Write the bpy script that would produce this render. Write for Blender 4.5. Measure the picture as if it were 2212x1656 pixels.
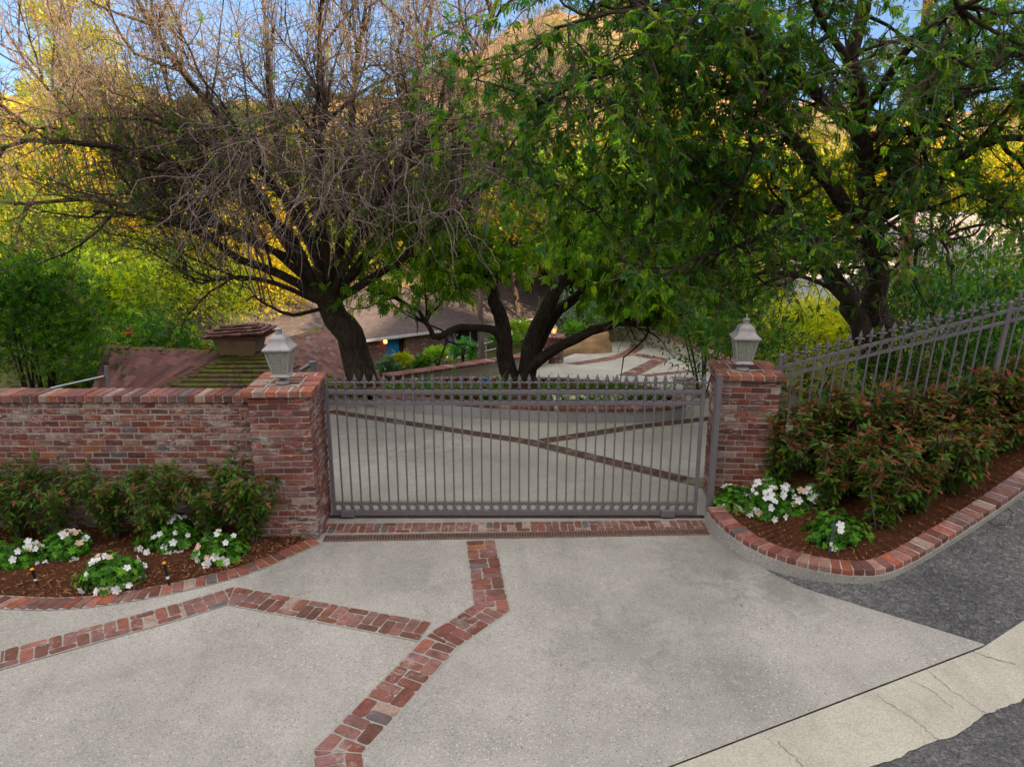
import bpy, math, random
import numpy as np
from mathutils import Vector, Matrix
random.seed(7); RNG = np.random.default_rng(7)
for o in list(bpy.data.objects): bpy.data.objects.remove(o)
scn = bpy.context.scene; COL = scn.collection
R = math.radians
# ---------------------------------------------------------------- camera
F_, CX_, CY_, TH, CAMH = 1534., 1106., 828., R(14.7), 3.8
cam = bpy.data.cameras.new('camera'); camo = bpy.data.objects.new('camera', cam); COL.objects.link(camo)
camo.location = (0, 0, CAMH); camo.rotation_euler = (R(90) - TH, 0, 0)
cam.sensor_width = 36; cam.lens = F_ / 2212 * 36; cam.clip_start = .1; cam.clip_end = 2000
scn.camera = camo
# ---------------------------------------------------------------- sky, sun, exposure
SUN_EL, SUN_AZ = R(21), math.atan2(.62, -.78)
FILL_CLOUD = 9.
w = bpy.data.worlds.new("World"); scn.world = w; w.use_nodes = True
nt = w.node_tree; bg = nt.nodes['Background']
sk = nt.nodes.new('ShaderNodeTexSky'); sk.sky_type = 'NISHITA'; sk.sun_disc = False
sk.sun_elevation = SUN_EL; sk.sun_rotation = SUN_AZ; sk.air_density = 1.0; sk.dust_density = .3; sk.ozone_density = 2.5
tcw = nt.nodes.new('ShaderNodeTexCoord'); sp = nt.nodes.new('ShaderNodeSeparateXYZ'); nt.links.new(tcw.outputs['Generated'], sp.inputs[0])
def wm(op, a, b, c=None):
    o = nt.nodes.new('ShaderNodeMath'); o.operation = op
    for v, i in ((a, 0), (b, 1), (c, 2)):
        if v is None: continue
        if hasattr(v, 'node'): nt.links.new(v, o.inputs[i])
        else: o.inputs[i].default_value = v
    return o.outputs[0]
def wr(v, a, b):
    o = nt.nodes.new('ShaderNodeMapRange'); o.interpolation_type = 'SMOOTHSTEP'; nt.links.new(v, o.inputs[0]); o.inputs[1].default_value = a; o.inputs[2].default_value = b; return o.outputs[0]
# sky gradient deepened towards the horizon, white cloud added out of view overhead and behind as neutral fill
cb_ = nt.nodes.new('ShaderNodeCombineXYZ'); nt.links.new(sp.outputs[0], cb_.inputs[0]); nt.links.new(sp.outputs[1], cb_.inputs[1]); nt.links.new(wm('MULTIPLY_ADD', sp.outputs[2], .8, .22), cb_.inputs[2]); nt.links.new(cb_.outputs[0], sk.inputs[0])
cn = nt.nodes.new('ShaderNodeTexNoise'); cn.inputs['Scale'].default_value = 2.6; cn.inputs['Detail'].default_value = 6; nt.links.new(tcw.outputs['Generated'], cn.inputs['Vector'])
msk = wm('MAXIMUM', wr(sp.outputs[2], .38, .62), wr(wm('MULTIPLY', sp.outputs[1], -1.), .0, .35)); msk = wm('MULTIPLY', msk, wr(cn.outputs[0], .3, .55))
mxw = nt.nodes.new('ShaderNodeMix'); mxw.data_type = 'RGBA'; nt.links.new(msk, mxw.inputs[0]); nt.links.new(sk.outputs[0], mxw.inputs[6]); mxw.inputs[7].default_value = (FILL_CLOUD * 1.04, FILL_CLOUD * .98, FILL_CLOUD * .9, 1)
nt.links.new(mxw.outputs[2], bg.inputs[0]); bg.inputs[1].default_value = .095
sl = bpy.data.lights.new('sun', 'SUN'); sl.energy = 5; sl.angle = R(.5); sl.color = (1, .76, .45)
so = bpy.data.objects.new('sun', sl); COL.objects.link(so)
S = Vector((math.sin(SUN_AZ) * math.cos(SUN_EL), math.cos(SUN_AZ) * math.cos(SUN_EL), math.sin(SUN_EL)))
so.rotation_euler = S.to_track_quat('Z', 'Y').to_euler(); so.location = S * 50
scn.view_settings.view_transform = 'Standard'; scn.view_settings.look = 'None'
scn.view_settings.exposure = 1.6; scn.view_settings.gamma = 1
# ---------------------------------------------------------------- projection helpers (world from survey pixels)
def ray(px, py):
    a = (px - CX_) / F_; b = (py - CY_) / F_
    return np.array([a, math.cos(TH) - b * math.sin(TH), -math.sin(TH) - b * math.cos(TH)])
def PZ(px, py, z=0.):
    r = ray(px, py); t = (z - CAMH) / r[2]; return np.array([r[0] * t, r[1] * t, z])
def PY(px, py, Y):
    r = ray(px, py); t = Y / r[1]; return np.array([r[0] * t, Y, CAMH + r[2] * t])
def inpx(p, *boxes):
    d = p[:, 1] * math.cos(TH) - (p[:, 2] - CAMH) * math.sin(TH); u = CX_ + F_ * p[:, 0] / d; v = CY_ - F_ * ((p[:, 2] - CAMH) * math.cos(TH) + p[:, 1] * math.sin(TH)) / d
    m = np.zeros(len(p), bool)
    for a, b, c, e, k in boxes: m |= (u > a) & (u < c) & (v > b) & (v < e) & (RNG.random(len(p)) < k)
    return m
def sst(a, b, x): t = np.clip((x - a) / (b - a), 0, 1); return t * t * (3 - 2 * t)
def Hf(x, y):
    x = np.asarray(x, float); y = np.asarray(y, float)
    ys = np.interp(x, [-8, -3, 1.3, 2.3], [16, 16.6, 22.4, 36])
    z = np.where(y < 9, 0, -.1 * (np.minimum(y, ys) - 9)) - .209 * np.maximum(y - ys, 0)
    # lower garage yard to the left
    dl = sst(-6, -7.5, x) * sst(9.2, 11, y) + sst(-3.6, -5., x) * sst(14.4, 15.6, y)
    z = z - 2.6 * np.clip(dl, 0, 1)
    zr = -1.1 + 0 * z
    br = sst(6.6, 9, x) * sst(9, 14, y)
    z = z * (1 - br) + zr * br
    z = np.maximum(z, -6.75)
    # road rising to the right of the drive
    d = np.maximum((x - 3.05) * .669 + (y - 6.35) * .743, 0)
    g = .26 * np.minimum(d, 14) * (1 - sst(8.7, 10.2, y)) * sst(2.6, 3.2, x + .0 * y)
    return z + g
def GZ(px, py):
    r = ray(px, py); t = 1.
    for i in range(6000):
        p = np.array([0, 0, CAMH]) + r * t
        if p[2] <= Hf(p[0], p[1]): return p
        t += .02
    return p
# ---------------------------------------------------------------- object helpers
def tag(o, label=None, cat=None, group=None, kind=None):
    if label: o['label'] = label
    if cat: o['category'] = cat
    if group: o['group'] = group
    if kind: o['kind'] = kind
    return o
def empty(name, loc, label, cat, group=None, rz=0):
    o = bpy.data.objects.new(name, None); COL.objects.link(o); o.location = loc; o.rotation_euler = (0, 0, rz)
    o.empty_display_size = .1
    return tag(o, label, cat, group)
class MB:
    def __init__(s): s.V = []; s.F = {3: [], 4: []}; s.P = []; s.C = []; s.n = 0
    def add(s, v, faces, col=(1, 1, 1)):
        v = np.asarray(v, float).reshape(-1, 3); f = np.asarray(faces, int)
        c = np.asarray(col, float)
        if c.ndim == 1: c = np.tile(c[:3], (len(v), 1))
        s.V.append(v); s.C.append(c)
        if f.ndim == 2: s.F[f.shape[1]].append(f + s.n)
        s.n += len(v)
    def poly(s, v, col=(1, 1, 1)):           # one n-gon
        v = np.asarray(v, float); s.V.append(v); s.C.append(np.tile(np.asarray(col, float)[:3], (len(v), 1)))
        s.P.append(list(range(s.n, s.n + len(v)))); s.n += len(v)
    def mesh(s, name, mat, smooth=False):
        V = np.concatenate(s.V) if s.V else np.zeros((0, 3)); C = np.concatenate(s.C)
        me = bpy.data.meshes.new(name); me.vertices.add(len(V)); me.vertices.foreach_set('co', V.ravel().astype(np.float32))
        loops = []; tot = []
        for k in (3, 4):
            if s.F[k]:
                a = np.concatenate(s.F[k]); loops.append(a.ravel()); tot.append(np.full(len(a), k))
        for p in s.P: loops.append(np.array(p)); tot.append(np.array([len(p)]))
        loops = np.concatenate(loops); tot = np.concatenate(tot); st = np.concatenate([[0], np.cumsum(tot)[:-1]])
        me.loops.add(len(loops)); me.loops.foreach_set('vertex_index', loops.astype(np.int32))
        me.polygons.add(len(tot)); me.polygons.foreach_set('loop_start', st.astype(np.int32)); me.polygons.foreach_set('loop_total', tot.astype(np.int32))
        me.polygons.foreach_set('use_smooth', np.full(len(tot), bool(smooth)))
        at = me.color_attributes.new('c', 'FLOAT_COLOR', 'POINT')
        at.data.foreach_set('color', np.concatenate([C, np.ones((len(C), 1))], 1).ravel().astype(np.float32))
        me.update(calc_edges=True); me.validate(); me.materials.append(mat); return me
    def build(s, name, mat, parent=None, smooth=False, loc=None):
        o = bpy.data.objects.new(name, s.mesh(name, mat, smooth)); COL.objects.link(o)
        if parent: o.parent = parent
        if loc is not None: o.location = loc
        return o
def inst_obj(name, me, parent, loc=(0, 0, 0), rot=(0, 0, 0), scale=(1, 1, 1)):
    o = bpy.data.objects.new(name, me); COL.objects.link(o); o.parent = parent
    o.location = loc; o.rotation_euler = rot; o.scale = scale; return o
def copy_tree(o, parent=None):
    c = o.copy(); COL.objects.link(c); c.parent = parent
    for ch in list(o.children): copy_tree(ch, c)
    return c
def local(o_loc, p): return np.asarray(p) - np.asarray(o_loc)
BOXF = np.array([[0, 1, 3, 2], [4, 6, 7, 5], [0, 4, 5, 1], [2, 3, 7, 6], [0, 2, 6, 4], [1, 5, 7, 3]])
def box(mb, c, h, M=None, col=(1, 1, 1)):
    v = np.array([[x, y, z] for x in (-1, 1) for y in (-1, 1) for z in (-1, 1)], float) * np.asarray(h)
    if M is not None: v = v @ np.asarray(M).T
    mb.add(v + np.asarray(c), BOXF, col)
def _cham():
    sg = [(x, y, z) for x in (-1, 1) for y in (-1, 1) for z in (-1, 1)]; idx = {}; V = []
    for s in sg:
        for a in range(3): idx[s, a] = len(V); V.append((s, a))
    F4 = []; F3 = []
    for a in range(3):
        b, c = (a + 1) % 3, (a + 2) % 3
        for sa in (-1, 1):
            q = []
            for sb, sc in ((-1, -1), (1, -1), (1, 1), (-1, 1)):
                s = [0, 0, 0]; s[a] = sa; s[b] = sb; s[c] = sc; q.append(idx[tuple(s), a])
            F4.append(q if sa > 0 else q[::-1])
        for sb in (-1, 1):
            for sc in (-1, 1):
                s0 = [0, 0, 0]; s0[b] = sb; s0[c] = sc; s1 = list(s0); s0[a] = -1; s1[a] = 1
                q = [idx[tuple(s0), b], idx[tuple(s1), b], idx[tuple(s1), c], idx[tuple(s0), c]]
                F4.append(q if sb * sc > 0 else q[::-1])
    for s in sg:
        q = [idx[s, 0], idx[s, 1], idx[s, 2]]; F3.append(q if s[0] * s[1] * s[2] > 0 else q[::-1])
    return V, np.array(F4), np.array(F3)
CHV, CHF4, CHF3 = _cham()
CHS = np.array([s for s, a in CHV], float); CHA = np.array([a for s, a in CHV])
def brick(mb, c, h, M=None, col=(1, 1, 1), b=.006, jit=.0015):
    h = np.asarray(h, float); v = CHS * h
    pull = np.full((24, 3), b); pull[np.arange(24), CHA] = 0
    v = v - CHS * pull + RNG.normal(0, jit, (24, 3))
    if M is not None: v = v @ np.asarray(M).T
    v = v + np.asarray(c); c3 = np.tile(np.asarray(col, float)[:3], (24, 1))
    mb.V.append(v); mb.C.append(c3); mb.F[4].append(CHF4 + mb.n); mb.F[3].append(CHF3 + mb.n); mb.n += 24
def rotz(a): c, s = math.cos(a), math.sin(a); return np.array([[c, -s, 0], [s, c, 0], [0, 0, 1.]])
def norm(v): return v / np.maximum(np.linalg.norm(v, axis=-1, keepdims=True), 1e-9)
def tubes(mb, P, Rr, k=5, col=(1, 1, 1), cap=False):
    """P (N,K,3) polylines, Rr (N,K) radii"""
    P = np.asarray(P, float); Rr = np.asarray(Rr, float)
    if P.ndim == 2: P = P[None]; Rr = Rr[None]
    N, K, _ = P.shape
    T = np.gradient(P, axis=1); T = norm(T)
    ref = np.where(np.abs(T[:, :1, 2:3]) > .9, np.array([[[1., 0, 0]]]), np.array([[[0, 0, 1.]]]))
    ref = np.repeat(ref, K, 1); A = norm(np.cross(T, ref)); B = np.cross(T, A)
    th = np.arange(k) * 2 * math.pi / k
    V = P[:, :, None] + Rr[:, :, None, None] * (A[:, :, None] * np.cos(th)[None, None, :, None] + B[:, :, None] * np.sin(th)[None, None, :, None])
    i = np.arange(N)[:, None, None] * K * k + np.arange(K - 1)[None, :, None] * k; j = np.arange(k)[None, None]; j2 = (j + 1) % k
    Fq = np.stack([i + j, i + j2, i + k + j2, i + k + j], -1).reshape(-1, 4)
    c = np.asarray(col, float)
    if c.ndim == 2: c = np.repeat(c, K * k, 0)
    mb.add(V.reshape(-1, 3), Fq, c)
    if cap:
        for n in range(N):
            mb.poly(V[n, 0][::-1]); mb.poly(V[n, -1])
def lathe(mb, prof, c=(0, 0, 0), k=16, col=(1, 1, 1), rot=0., sq=1.):
    prof = np.asarray(prof, float); th = np.arange(k) * 2 * math.pi / k + rot
    V = np.stack([prof[:, None, 0] * np.cos(th) * sq, prof[:, None, 0] * np.sin(th) * sq, np.repeat(prof[:, 1:2], k, 1)], -1)
    i = np.arange(len(prof) - 1)[:, None] * k; j = np.arange(k)[None]; j2 = (j + 1) % k
    mb.add(V.reshape(-1, 3) + np.asarray(c), np.stack([i + j, i + j2, i + k + j2, i + k + j], -1).reshape(-1, 4), col)
def prism(mb, poly, z0, z1, col=(1, 1, 1), inset=0.):
    """extruded convex polygon (xy); z0/z1 may be callables"""
    p = np.asarray(poly, float)
    if len(p) < 3: return
    f0 = z0 if callable(z0) else (lambda x, y: z0); f1 = z1 if callable(z1) else (lambda x, y: z1)
    c = p.mean(0); q = p + (c - p) / np.maximum(np.linalg.norm(c - p, axis=1, keepdims=True), 1e-6) * inset
    n = len(p); lo = np.array([[a, b, f0(a, b)] for a, b in p]); mid = np.array([[a, b, f1(a, b) - inset * .5] for a, b in p]); hi = np.array([[a, b, f1(a, b)] for a, b in q])
    V = np.concatenate([lo, mid, hi]); j = np.arange(n); j2 = (j + 1) % n
    mb.add(V, np.concatenate([np.stack([j, j2, n + j2, n + j], -1), np.stack([n + j, n + j2, 2 * n + j2, 2 * n + j], -1)]), col)
    mb.poly(hi, col)
def clip(poly, p0, nrm):
    """keep side (p-p0).n<=0"""
    out = []; n = len(poly)
    for i in range(n):
        a, b = poly[i], poly[(i + 1) % n]; da = (a[0] - p0[0]) * nrm[0] + (a[1] - p0[1]) * nrm[1]; db = (b[0] - p0[0]) * nrm[0] + (b[1] - p0[1]) * nrm[1]
        if da <= 0: out.append(a)
        if da * db < 0: t = da / (da - db); out.append((a[0] + (b[0] - a[0]) * t, a[1] + (b[1] - a[1]) * t))
    return out
# ---------------------------------------------------------------- materials
class NT:
    def __init__(s, name):
        s.m = bpy.data.materials.new(name); s.m.use_nodes = True; s.t = s.m.node_tree; s.b = s.t.nodes['Principled BSDF']; s.out = s.t.nodes['Material Output']
        s.tc = s.n('ShaderNodeTexCoord')
    def n(s, t, **k):
        o = s.t.nodes.new(t)
        for a, b in k.items(): setattr(o, a, b)
        return o
    def l(s, a, b): s.t.links.new(a, b)
    def noise(s, sc, det=4, rough=.6, co='Object', vec=None, dist=0.):
        o = s.n('ShaderNodeTexNoise'); o.inputs['Scale'].default_value = sc; o.inputs['Detail'].default_value = det; o.inputs['Roughness'].default_value = rough; o.inputs['Distortion'].default_value = dist
        s.l(vec or s.tc.outputs[co], o.inputs['Vector']); return o.outputs['Fac']
    def map(s, scale, vec=None, rot=(0, 0, 0)):
        o = s.n('ShaderNodeMapping'); o.inputs['Scale'].default_value = scale; o.inputs['Rotation'].default_value = rot; s.l(vec or s.tc.outputs['Object'], o.inputs['Vector']); return o.outputs[0]
    def vor(s, sc, out='Distance', feat='F1', vec=None):
        o = s.n('ShaderNodeTexVoronoi'); o.feature = feat; o.inputs['Scale'].default_value = sc; s.l(vec or s.tc.outputs['Object'], o.inputs['Vector']); return o.outputs[out]
    def ramp(s, fac, pts, interp='LINEAR'):
        o = s.n('ShaderNodeValToRGB'); cr = o.color_ramp; cr.interpolation = interp
        while len(cr.elements) < len(pts): cr.elements.new(.5)
        for e, (p, c) in zip(cr.elements, pts):
            e.position = p; e.color = (*c, 1) if not isinstance(c, (int, float)) else (c, c, c, 1)
        s.l(fac, o.inputs[0]); return o.outputs[0]
    def mix(s, f, a, b, mode='MIX'):
        o = s.n('ShaderNodeMix'); o.data_type = 'RGBA'; o.blend_type = mode
        for v, i in ((f, 0), (a, 6), (b, 7)):
            if hasattr(v, 'node'): s.l(v, o.inputs[i])
            else: o.inputs[i].default_value = v if i == 0 else (*v, 1) if not isinstance(v, (int, float)) else (v, v, v, 1)
        return o.outputs[2]
    def math(s, op, a, b=0.):
        o = s.n('ShaderNodeMath', operation=op)
        for v, i in ((a, 0), (b, 1)):
            if hasattr(v, 'node'): s.l(v, o.inputs[i])
            else: o.inputs[i].default_value = v
        return o.outputs[0]
    def attr(s):
        o = s.n('ShaderNodeAttribute'); o.attribute_name = 'c'; return o.outputs['Color']
    def sep(s, c):
        o = s.n('ShaderNodeSeparateColor'); s.l(c, o.inputs[0]); return o.outputs
    def bump(s, h, st=.3, d=.01):
        o = s.n('ShaderNodeBump'); o.inputs['Strength'].default_value = st; o.inputs['Distance'].default_value = d; s.l(h, o.inputs['Height']); s.l(o.outputs[0], s.b.inputs['Normal'])
    def fin(s, col, rough=.8, spec=.3, metal=0.):
        if hasattr(col, 'node'): s.l(col, s.b.inputs['Base Color'])
        else: s.b.inputs['Base Color'].default_value = (*col, 1)
        if hasattr(rough, 'node'): s.l(rough, s.b.inputs['Roughness'])
        else: s.b.inputs['Roughness'].default_value = rough
        s.b.inputs['Specular IOR Level'].default_value = spec; s.b.inputs['Metallic'].default_value = metal
        return s.m
def m_brick(name, white=.5, moss=0.):
    t = NT(name); c = t.attr(); n1 = t.noise(11, 6, .75, dist=.4); n2 = t.noise(75, 5, .75); n3 = t.noise(1.6, 3)
    col = t.mix(.75, c, t.ramp(n1, [(.28, .45), (.5, .95), (.72, 1.35)]), 'MULTIPLY')
    col = t.mix(.6, col, t.ramp(n2, [(.32, .5), (.6, 1.15)]), 'MULTIPLY')
    mw = t.noise(6.5, 7, .8, vec=t.map((1, 1, 2.6)), dist=1.2)
    k = t.math('ADD', mw, t.math('MULTIPLY', t.math('SUBTRACT', n3, .5), .45))
    msk = t.ramp(k, [(.63 - .1 * white, 0), (.68 - .1 * white, .8), (.74, 1)])
    col = t.mix(t.math('MULTIPLY', t.math('MULTIPLY', msk, t.ramp(n2, [(.3, .45), (.6, 1)])), white), col, (.42, .37, .35))
    if moss:
        mm = t.ramp(t.noise(5, 5, .7, dist=.5), [(.46, 0), (.62, 1)]); col = t.mix(t.math('MULTIPLY', mm, moss), col, (.03, .034, .014))
    t.bump(t.math('ADD', n2, t.math('MULTIPLY', n1, 1.2)), .55, .008)
    return t.fin(col, .9, .2)
def m_mortar(name, c=(.33, .31, .28)):
    t = NT(name); n = t.noise(30, 5, .7); col = t.mix(t.noise(4, 4), tuple(x * .55 for x in c), c); col = t.mix(.3, col, t.ramp(n, [(.3, .5), (.7, 1.2)]), 'MULTIPLY'); t.bump(n, .5, .006); return t.fin(col, .95, .15)
def m_concrete(name, base=(.33, .315, .28), agg=1., pat=1., stains=()):
    t = NT(name)
    nL = t.noise(.55, 5, .6, dist=.6); nM = t.noise(2.3, 8, .8); nF = t.noise(70, 5, .75)
    col = t.mix(t.ramp(nL, [(.3, 0), (.72, 1)]), tuple(x * .78 for x in base), tuple(x * 1.12 for x in base))
    col = t.mix(.75 * pat, col, t.ramp(nM, [(.3, .8), (.5, 1.0), (.75, 1.08)]), 'MULTIPLY')
    sm = t.ramp(t.noise(.9, 6, .7, vec=t.map((1.6, .45, 1), rot=(0, 0, .5)), dist=1.), [(.48, 0), (.7, 1)]); col = t.mix(t.math('MULTIPLY', sm, .3 * pat), col, tuple(x * .45 for x in base))
    col = t.mix(.9, col, t.ramp(nF, [(.3, .6), (.52, 1.), (.72, 1.28)]), 'MULTIPLY')
    if agg:
        for sc, seed in ((46, 0), (74, 3.3)):
            o = t.n('ShaderNodeTexVoronoi'); o.inputs['Scale'].default_value = sc; mp = t.n('ShaderNodeMapping'); mp.inputs['Location'].default_value = (seed, seed, 0); t.l(t.tc.outputs['Object'], mp.inputs[0]); t.l(mp.outputs[0], o.inputs['Vector'])
            rr = t.sep(o.outputs['Color']); near = t.ramp(o.outputs['Distance'], [(.28, 1), (.42, 0)])
            zone = t.ramp(t.noise(1.1, 4, .6), [(.35, .45), (.65, 1)])
            dark = t.math('MULTIPLY', t.math('MULTIPLY', near, zone), t.math('LESS_THAN', rr[0], .17 if agg > .4 else .06)); lite = t.math('MULTIPLY', t.math('MULTIPLY', near, zone), t.math('GREATER_THAN', rr[0], .87)); pl = t.ramp(rr[2], [(0, tuple(x * 1.25 for x in base)), (.6, tuple(x * 1.5 for x in base)), (1, tuple(min(.75, x * 2.) for x in base))])
            pc = t.ramp(rr[1], [(0, (.07, .075, .095)), (.4, (.14, .13, .13)), (.7, (.16, .1, .07)), (1, (.1, .11, .12))])
            col = t.mix(t.math('MULTIPLY', dark, .8 * agg), col, pc); col = t.mix(t.math('MULTIPLY', lite, .8 * agg), col, pl)
    st = t.ramp(t.noise(1.6, 6, .75, dist=1.5), [(.6, 0), (.78, 1)]); col = t.mix(t.math('MULTIPLY', st, .35), col, tuple(x * .5 for x in base))
    sn = t.noise(3.2, 7, .78, dist=1.2)
    for (sx_, sy_, sr_, k_) in stains:      # worn-in dirt and tyre smears at fixed places on the slab
        o = t.n('ShaderNodeVectorMath', operation='DISTANCE'); t.l(t.tc.outputs['Object'], o.inputs[0]); o.inputs[1].default_value = (sx_, sy_, 0)
        dd = t.math('ADD', t.math('DIVIDE', o.outputs['Value'], sr_), t.math('MULTIPLY', t.math('SUBTRACT', sn, .5), 3.)); col = t.mix(t.math('MULTIPLY', t.ramp(dd, [(.2, 1), (1., 0)]), k_), col, tuple(x * .42 for x in base))
    t.bump(nF, .35, .004)
    return t.fin(col, .9, .25)
def m_plain(name, c, rough=.6, spec=.3, metal=0., var=.25, sc=6, bump=.1, bsc=40):
    t = NT(name); col = t.mix(t.ramp(t.noise(sc, 5, .65), [(.3, 0), (.7, 1)]), tuple(x * (1 - var) for x in c), tuple(min(1, x * (1 + var * .6)) for x in c))
    if bump: t.bump(t.noise(bsc, 4), bump, .004)
    return t.fin(col, rough, spec, metal)
def m_leaf(name, trans=.35, rough=.45, spec=.35, tint=(1.5, 1.7, .5)):
    t = NT(name); c = t.attr(); col = t.mix(.35, c, t.ramp(t.noise(9, 3), [(.3, .7), (.7, 1.25)]), 'MULTIPLY')
    t.fin(col, rough, spec); tr = t.n('ShaderNodeBsdfTranslucent'); tc = t.mix(1., col, tint, 'MULTIPLY'); t.l(tc, tr.inputs[0])
    mx = t.n('ShaderNodeMixShader'); mx.inputs[0].default_value = trans; t.l(t.b.outputs[0], mx.inputs[1]); t.l(tr.outputs[0], mx.inputs[2]); t.l(mx.outputs[0], t.out.inputs[0]); return t.m
def m_bark(name, c=(.09, .065, .05), sc=1., warm=0.):
    t = NT(name); v = t.map((14 * sc, 14 * sc, 2.6 * sc)); n = t.noise(1., 6, .7, vec=v, dist=.6); n2 = t.noise(2.5, 4)
    col = t.mix(t.ramp(n, [(.35, 0), (.68, 1)]), tuple(x * .3 for x in c), tuple(x * 1.35 for x in c)); col = t.mix(.4, col, t.ramp(n2, [(.3, .6), (.7, 1.3)]), 'MULTIPLY')
    col = t.mix(1., col, t.attr(), 'MULTIPLY')
    t.bump(n, .9, .03); return t.fin(col, .9, .15)
M = {}
M['brick'] = m_brick('brick_wall_red', .92); M['brick_pave'] = m_brick('brick_paver', .5, .35); M['brick_cap'] = m_brick('brick_cap', .25, .3)
M['mortar'] = m_mortar('mortar', (.4, .38, .345)); M['mortar_pave'] = m_mortar('mortar_pave', (.36, .34, .31)); M['mortar_white'] = m_mortar('mortar_cap', (.5, .48, .42))
M['conc'] = m_concrete('concrete_exposed_aggregate', (.325, .31, .292), stains=[(2.3, 7.1, .9, .5), (2.75, 6.35, .7, .5), (1.8, 6.2, .8, .3), (-1.3, 7.1, .9, .3), (.9, 5.4, .6, .35), (1.6, 4.9, .7, .3), (.55, 6.2, .5, .25), (-2.4, 6.5, .5, .35), (-2.6, 5.0, .9, .22)]); M['conc_in'] = m_concrete('concrete_inner', (.33, .312, .28), .3, 1., [(-2.6, 11.5, 1.8, .45), (-3.3, 13, 1.6, .5), (-1.2, 10.5, 1.2, .3), (4., 27.5, 2., .5), (5., 26.5, 1.5, .4), (2.2, 12.2, 1.2, .25)])
M['gutter'] = m_concrete('concrete_gutter', (.4, .38, .325), .12, 1.); ta = NT('asphalt'); na = ta.noise(48, 6, .8); nb_ = ta.noise(1.1, 6, .7, dist=.8); ca = ta.mix(ta.ramp(nb_, [(.35, 0), (.68, 1)]), (.085, .084, .09), (.15, .147, .15)); ca = ta.mix(1., ca, ta.ramp(na, [(.34, .3), (.5, .9), (.62, 1.5), (.72, 2.4)]), 'MULTIPLY')
cv = ta.vor(30, 'Color'); ca = ta.mix(.5, ca, ta.ramp(ta.sep(cv)[0], [(0, .5), (.8, 1.2), (1, 2.)]), 'MULTIPLY'); ta.bump(na, 1., .02); M['asphalt'] = ta.fin(ca, .92, .25)
M['stucco'] = m_concrete('stucco', (.4, .35, .27), 0, .8); M['stucco_grey'] = m_concrete('stucco_grey', (.33, .33, .33), 0, .8)
M['metal'] = m_plain('painted_iron', (.13, .118, .134), .42, .45, .0, .18, 9, .05); M['metal_dark'] = m_plain('rusty_iron', (.07, .045, .04), .7, .3, .2, .5, 20, .3)
M['lantern'] = m_plain('lantern_grey', (.3, .285, .3), .45, .45, .0, .22, 12, .08); M['black_metal'] = m_plain('black_metal', (.02, .02, .022), .45); M['grate'] = m_plain('grate_iron', (.17, .1, .08), .7, .3, .1, .4, 15, .2); M['steel'] = m_plain('rail_steel', (.45, .45, .46), .35, .5, .6)
M['leaf'] = m_leaf('leaf', .46); M['leaf_gloss'] = m_leaf('leaf_gloss', .4, .42, .3); M['petal'] = m_leaf('petal', .3, .6, .2, (1, 1, 1))
M['leaf_far'] = m_leaf('leaf_far', .45, .6, .15, (1.8, 1.6, .3))
M['bark'] = m_bark('bark', (.08, .06, .048)); M['bark_dark'] = m_bark('bark_dark', (.062, .045, .036), 1.4); M['twig'] = m_bark('twig_bark', (.23, .175, .16), 2.); M['bark_orange'] = m_bark('bark_orange', (.34, .15, .07), .8)
M['wood_post'] = m_bark('wood_post', (.2, .14, .12), .6)
M['white'] = m_plain('white_paint', (.7, .7, .7), .5); M['dull_white'] = m_plain('dull_white', (.36, .35, .36), .8)
# ================================================================= SETTING
def grid(xs, ys, fz, name, mat, kind='structure', mask=None, thick=0):
    X, Y = np.meshgrid(xs, ys); Z = fz(X, Y); nx, ny = len(xs), len(ys)
    V = np.stack([X, Y, Z], -1).reshape(-1, 3); i = np.arange(ny - 1)[:, None] * nx + np.arange(nx - 1)[None]
    f = np.stack([i, i + 1, i + nx + 1, i + nx], -1).reshape(-1, 4)
    if mask is not None: f = f[mask(V[f].mean(1))]
    mb = MB(); mb.add(V, f); o = mb.build(name, mat, smooth=True); return tag(o, kind=kind)
def terr(x, y):
    z = Hf(x, y) - .06
    hump = np.sin(x * .11 + 1) * np.cos(y * .07) * sst(60, 110, y) * 3
    rise = np.maximum(y - 62, 0) * .03 * sst(-30, 30, x - 0 * y)
    z = z + hump + rise * 0
    z = np.where((y < 4) , -.06 + 0 * z + np.maximum(z + .06, 0) * 1, z)
    return z - .06 * sst(8.5, 9.5, y) * 0
xs = np.unique(np.concatenate([np.linspace(-260, -14, 40), np.arange(-14, 16, .4), np.linspace(16, 260, 40)])); ysg = np.unique(np.concatenate([np.linspace(-60, 0, 14), np.arange(0, 46, .4), np.linspace(46, 330, 60)]))
tg = NT('soil_ground'); cg = tg.mix(tg.ramp(tg.noise(.35, 6, .65), [(.35, 0), (.65, 1)]), (.05, .035, .02), (.06, .075, .025)); tg.bump(tg.noise(9, 6), .6, .05); M['soil'] = tg.fin(cg, .95, .1)
grid(xs, ysg, terr, 'ground', M['soil'])
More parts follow.
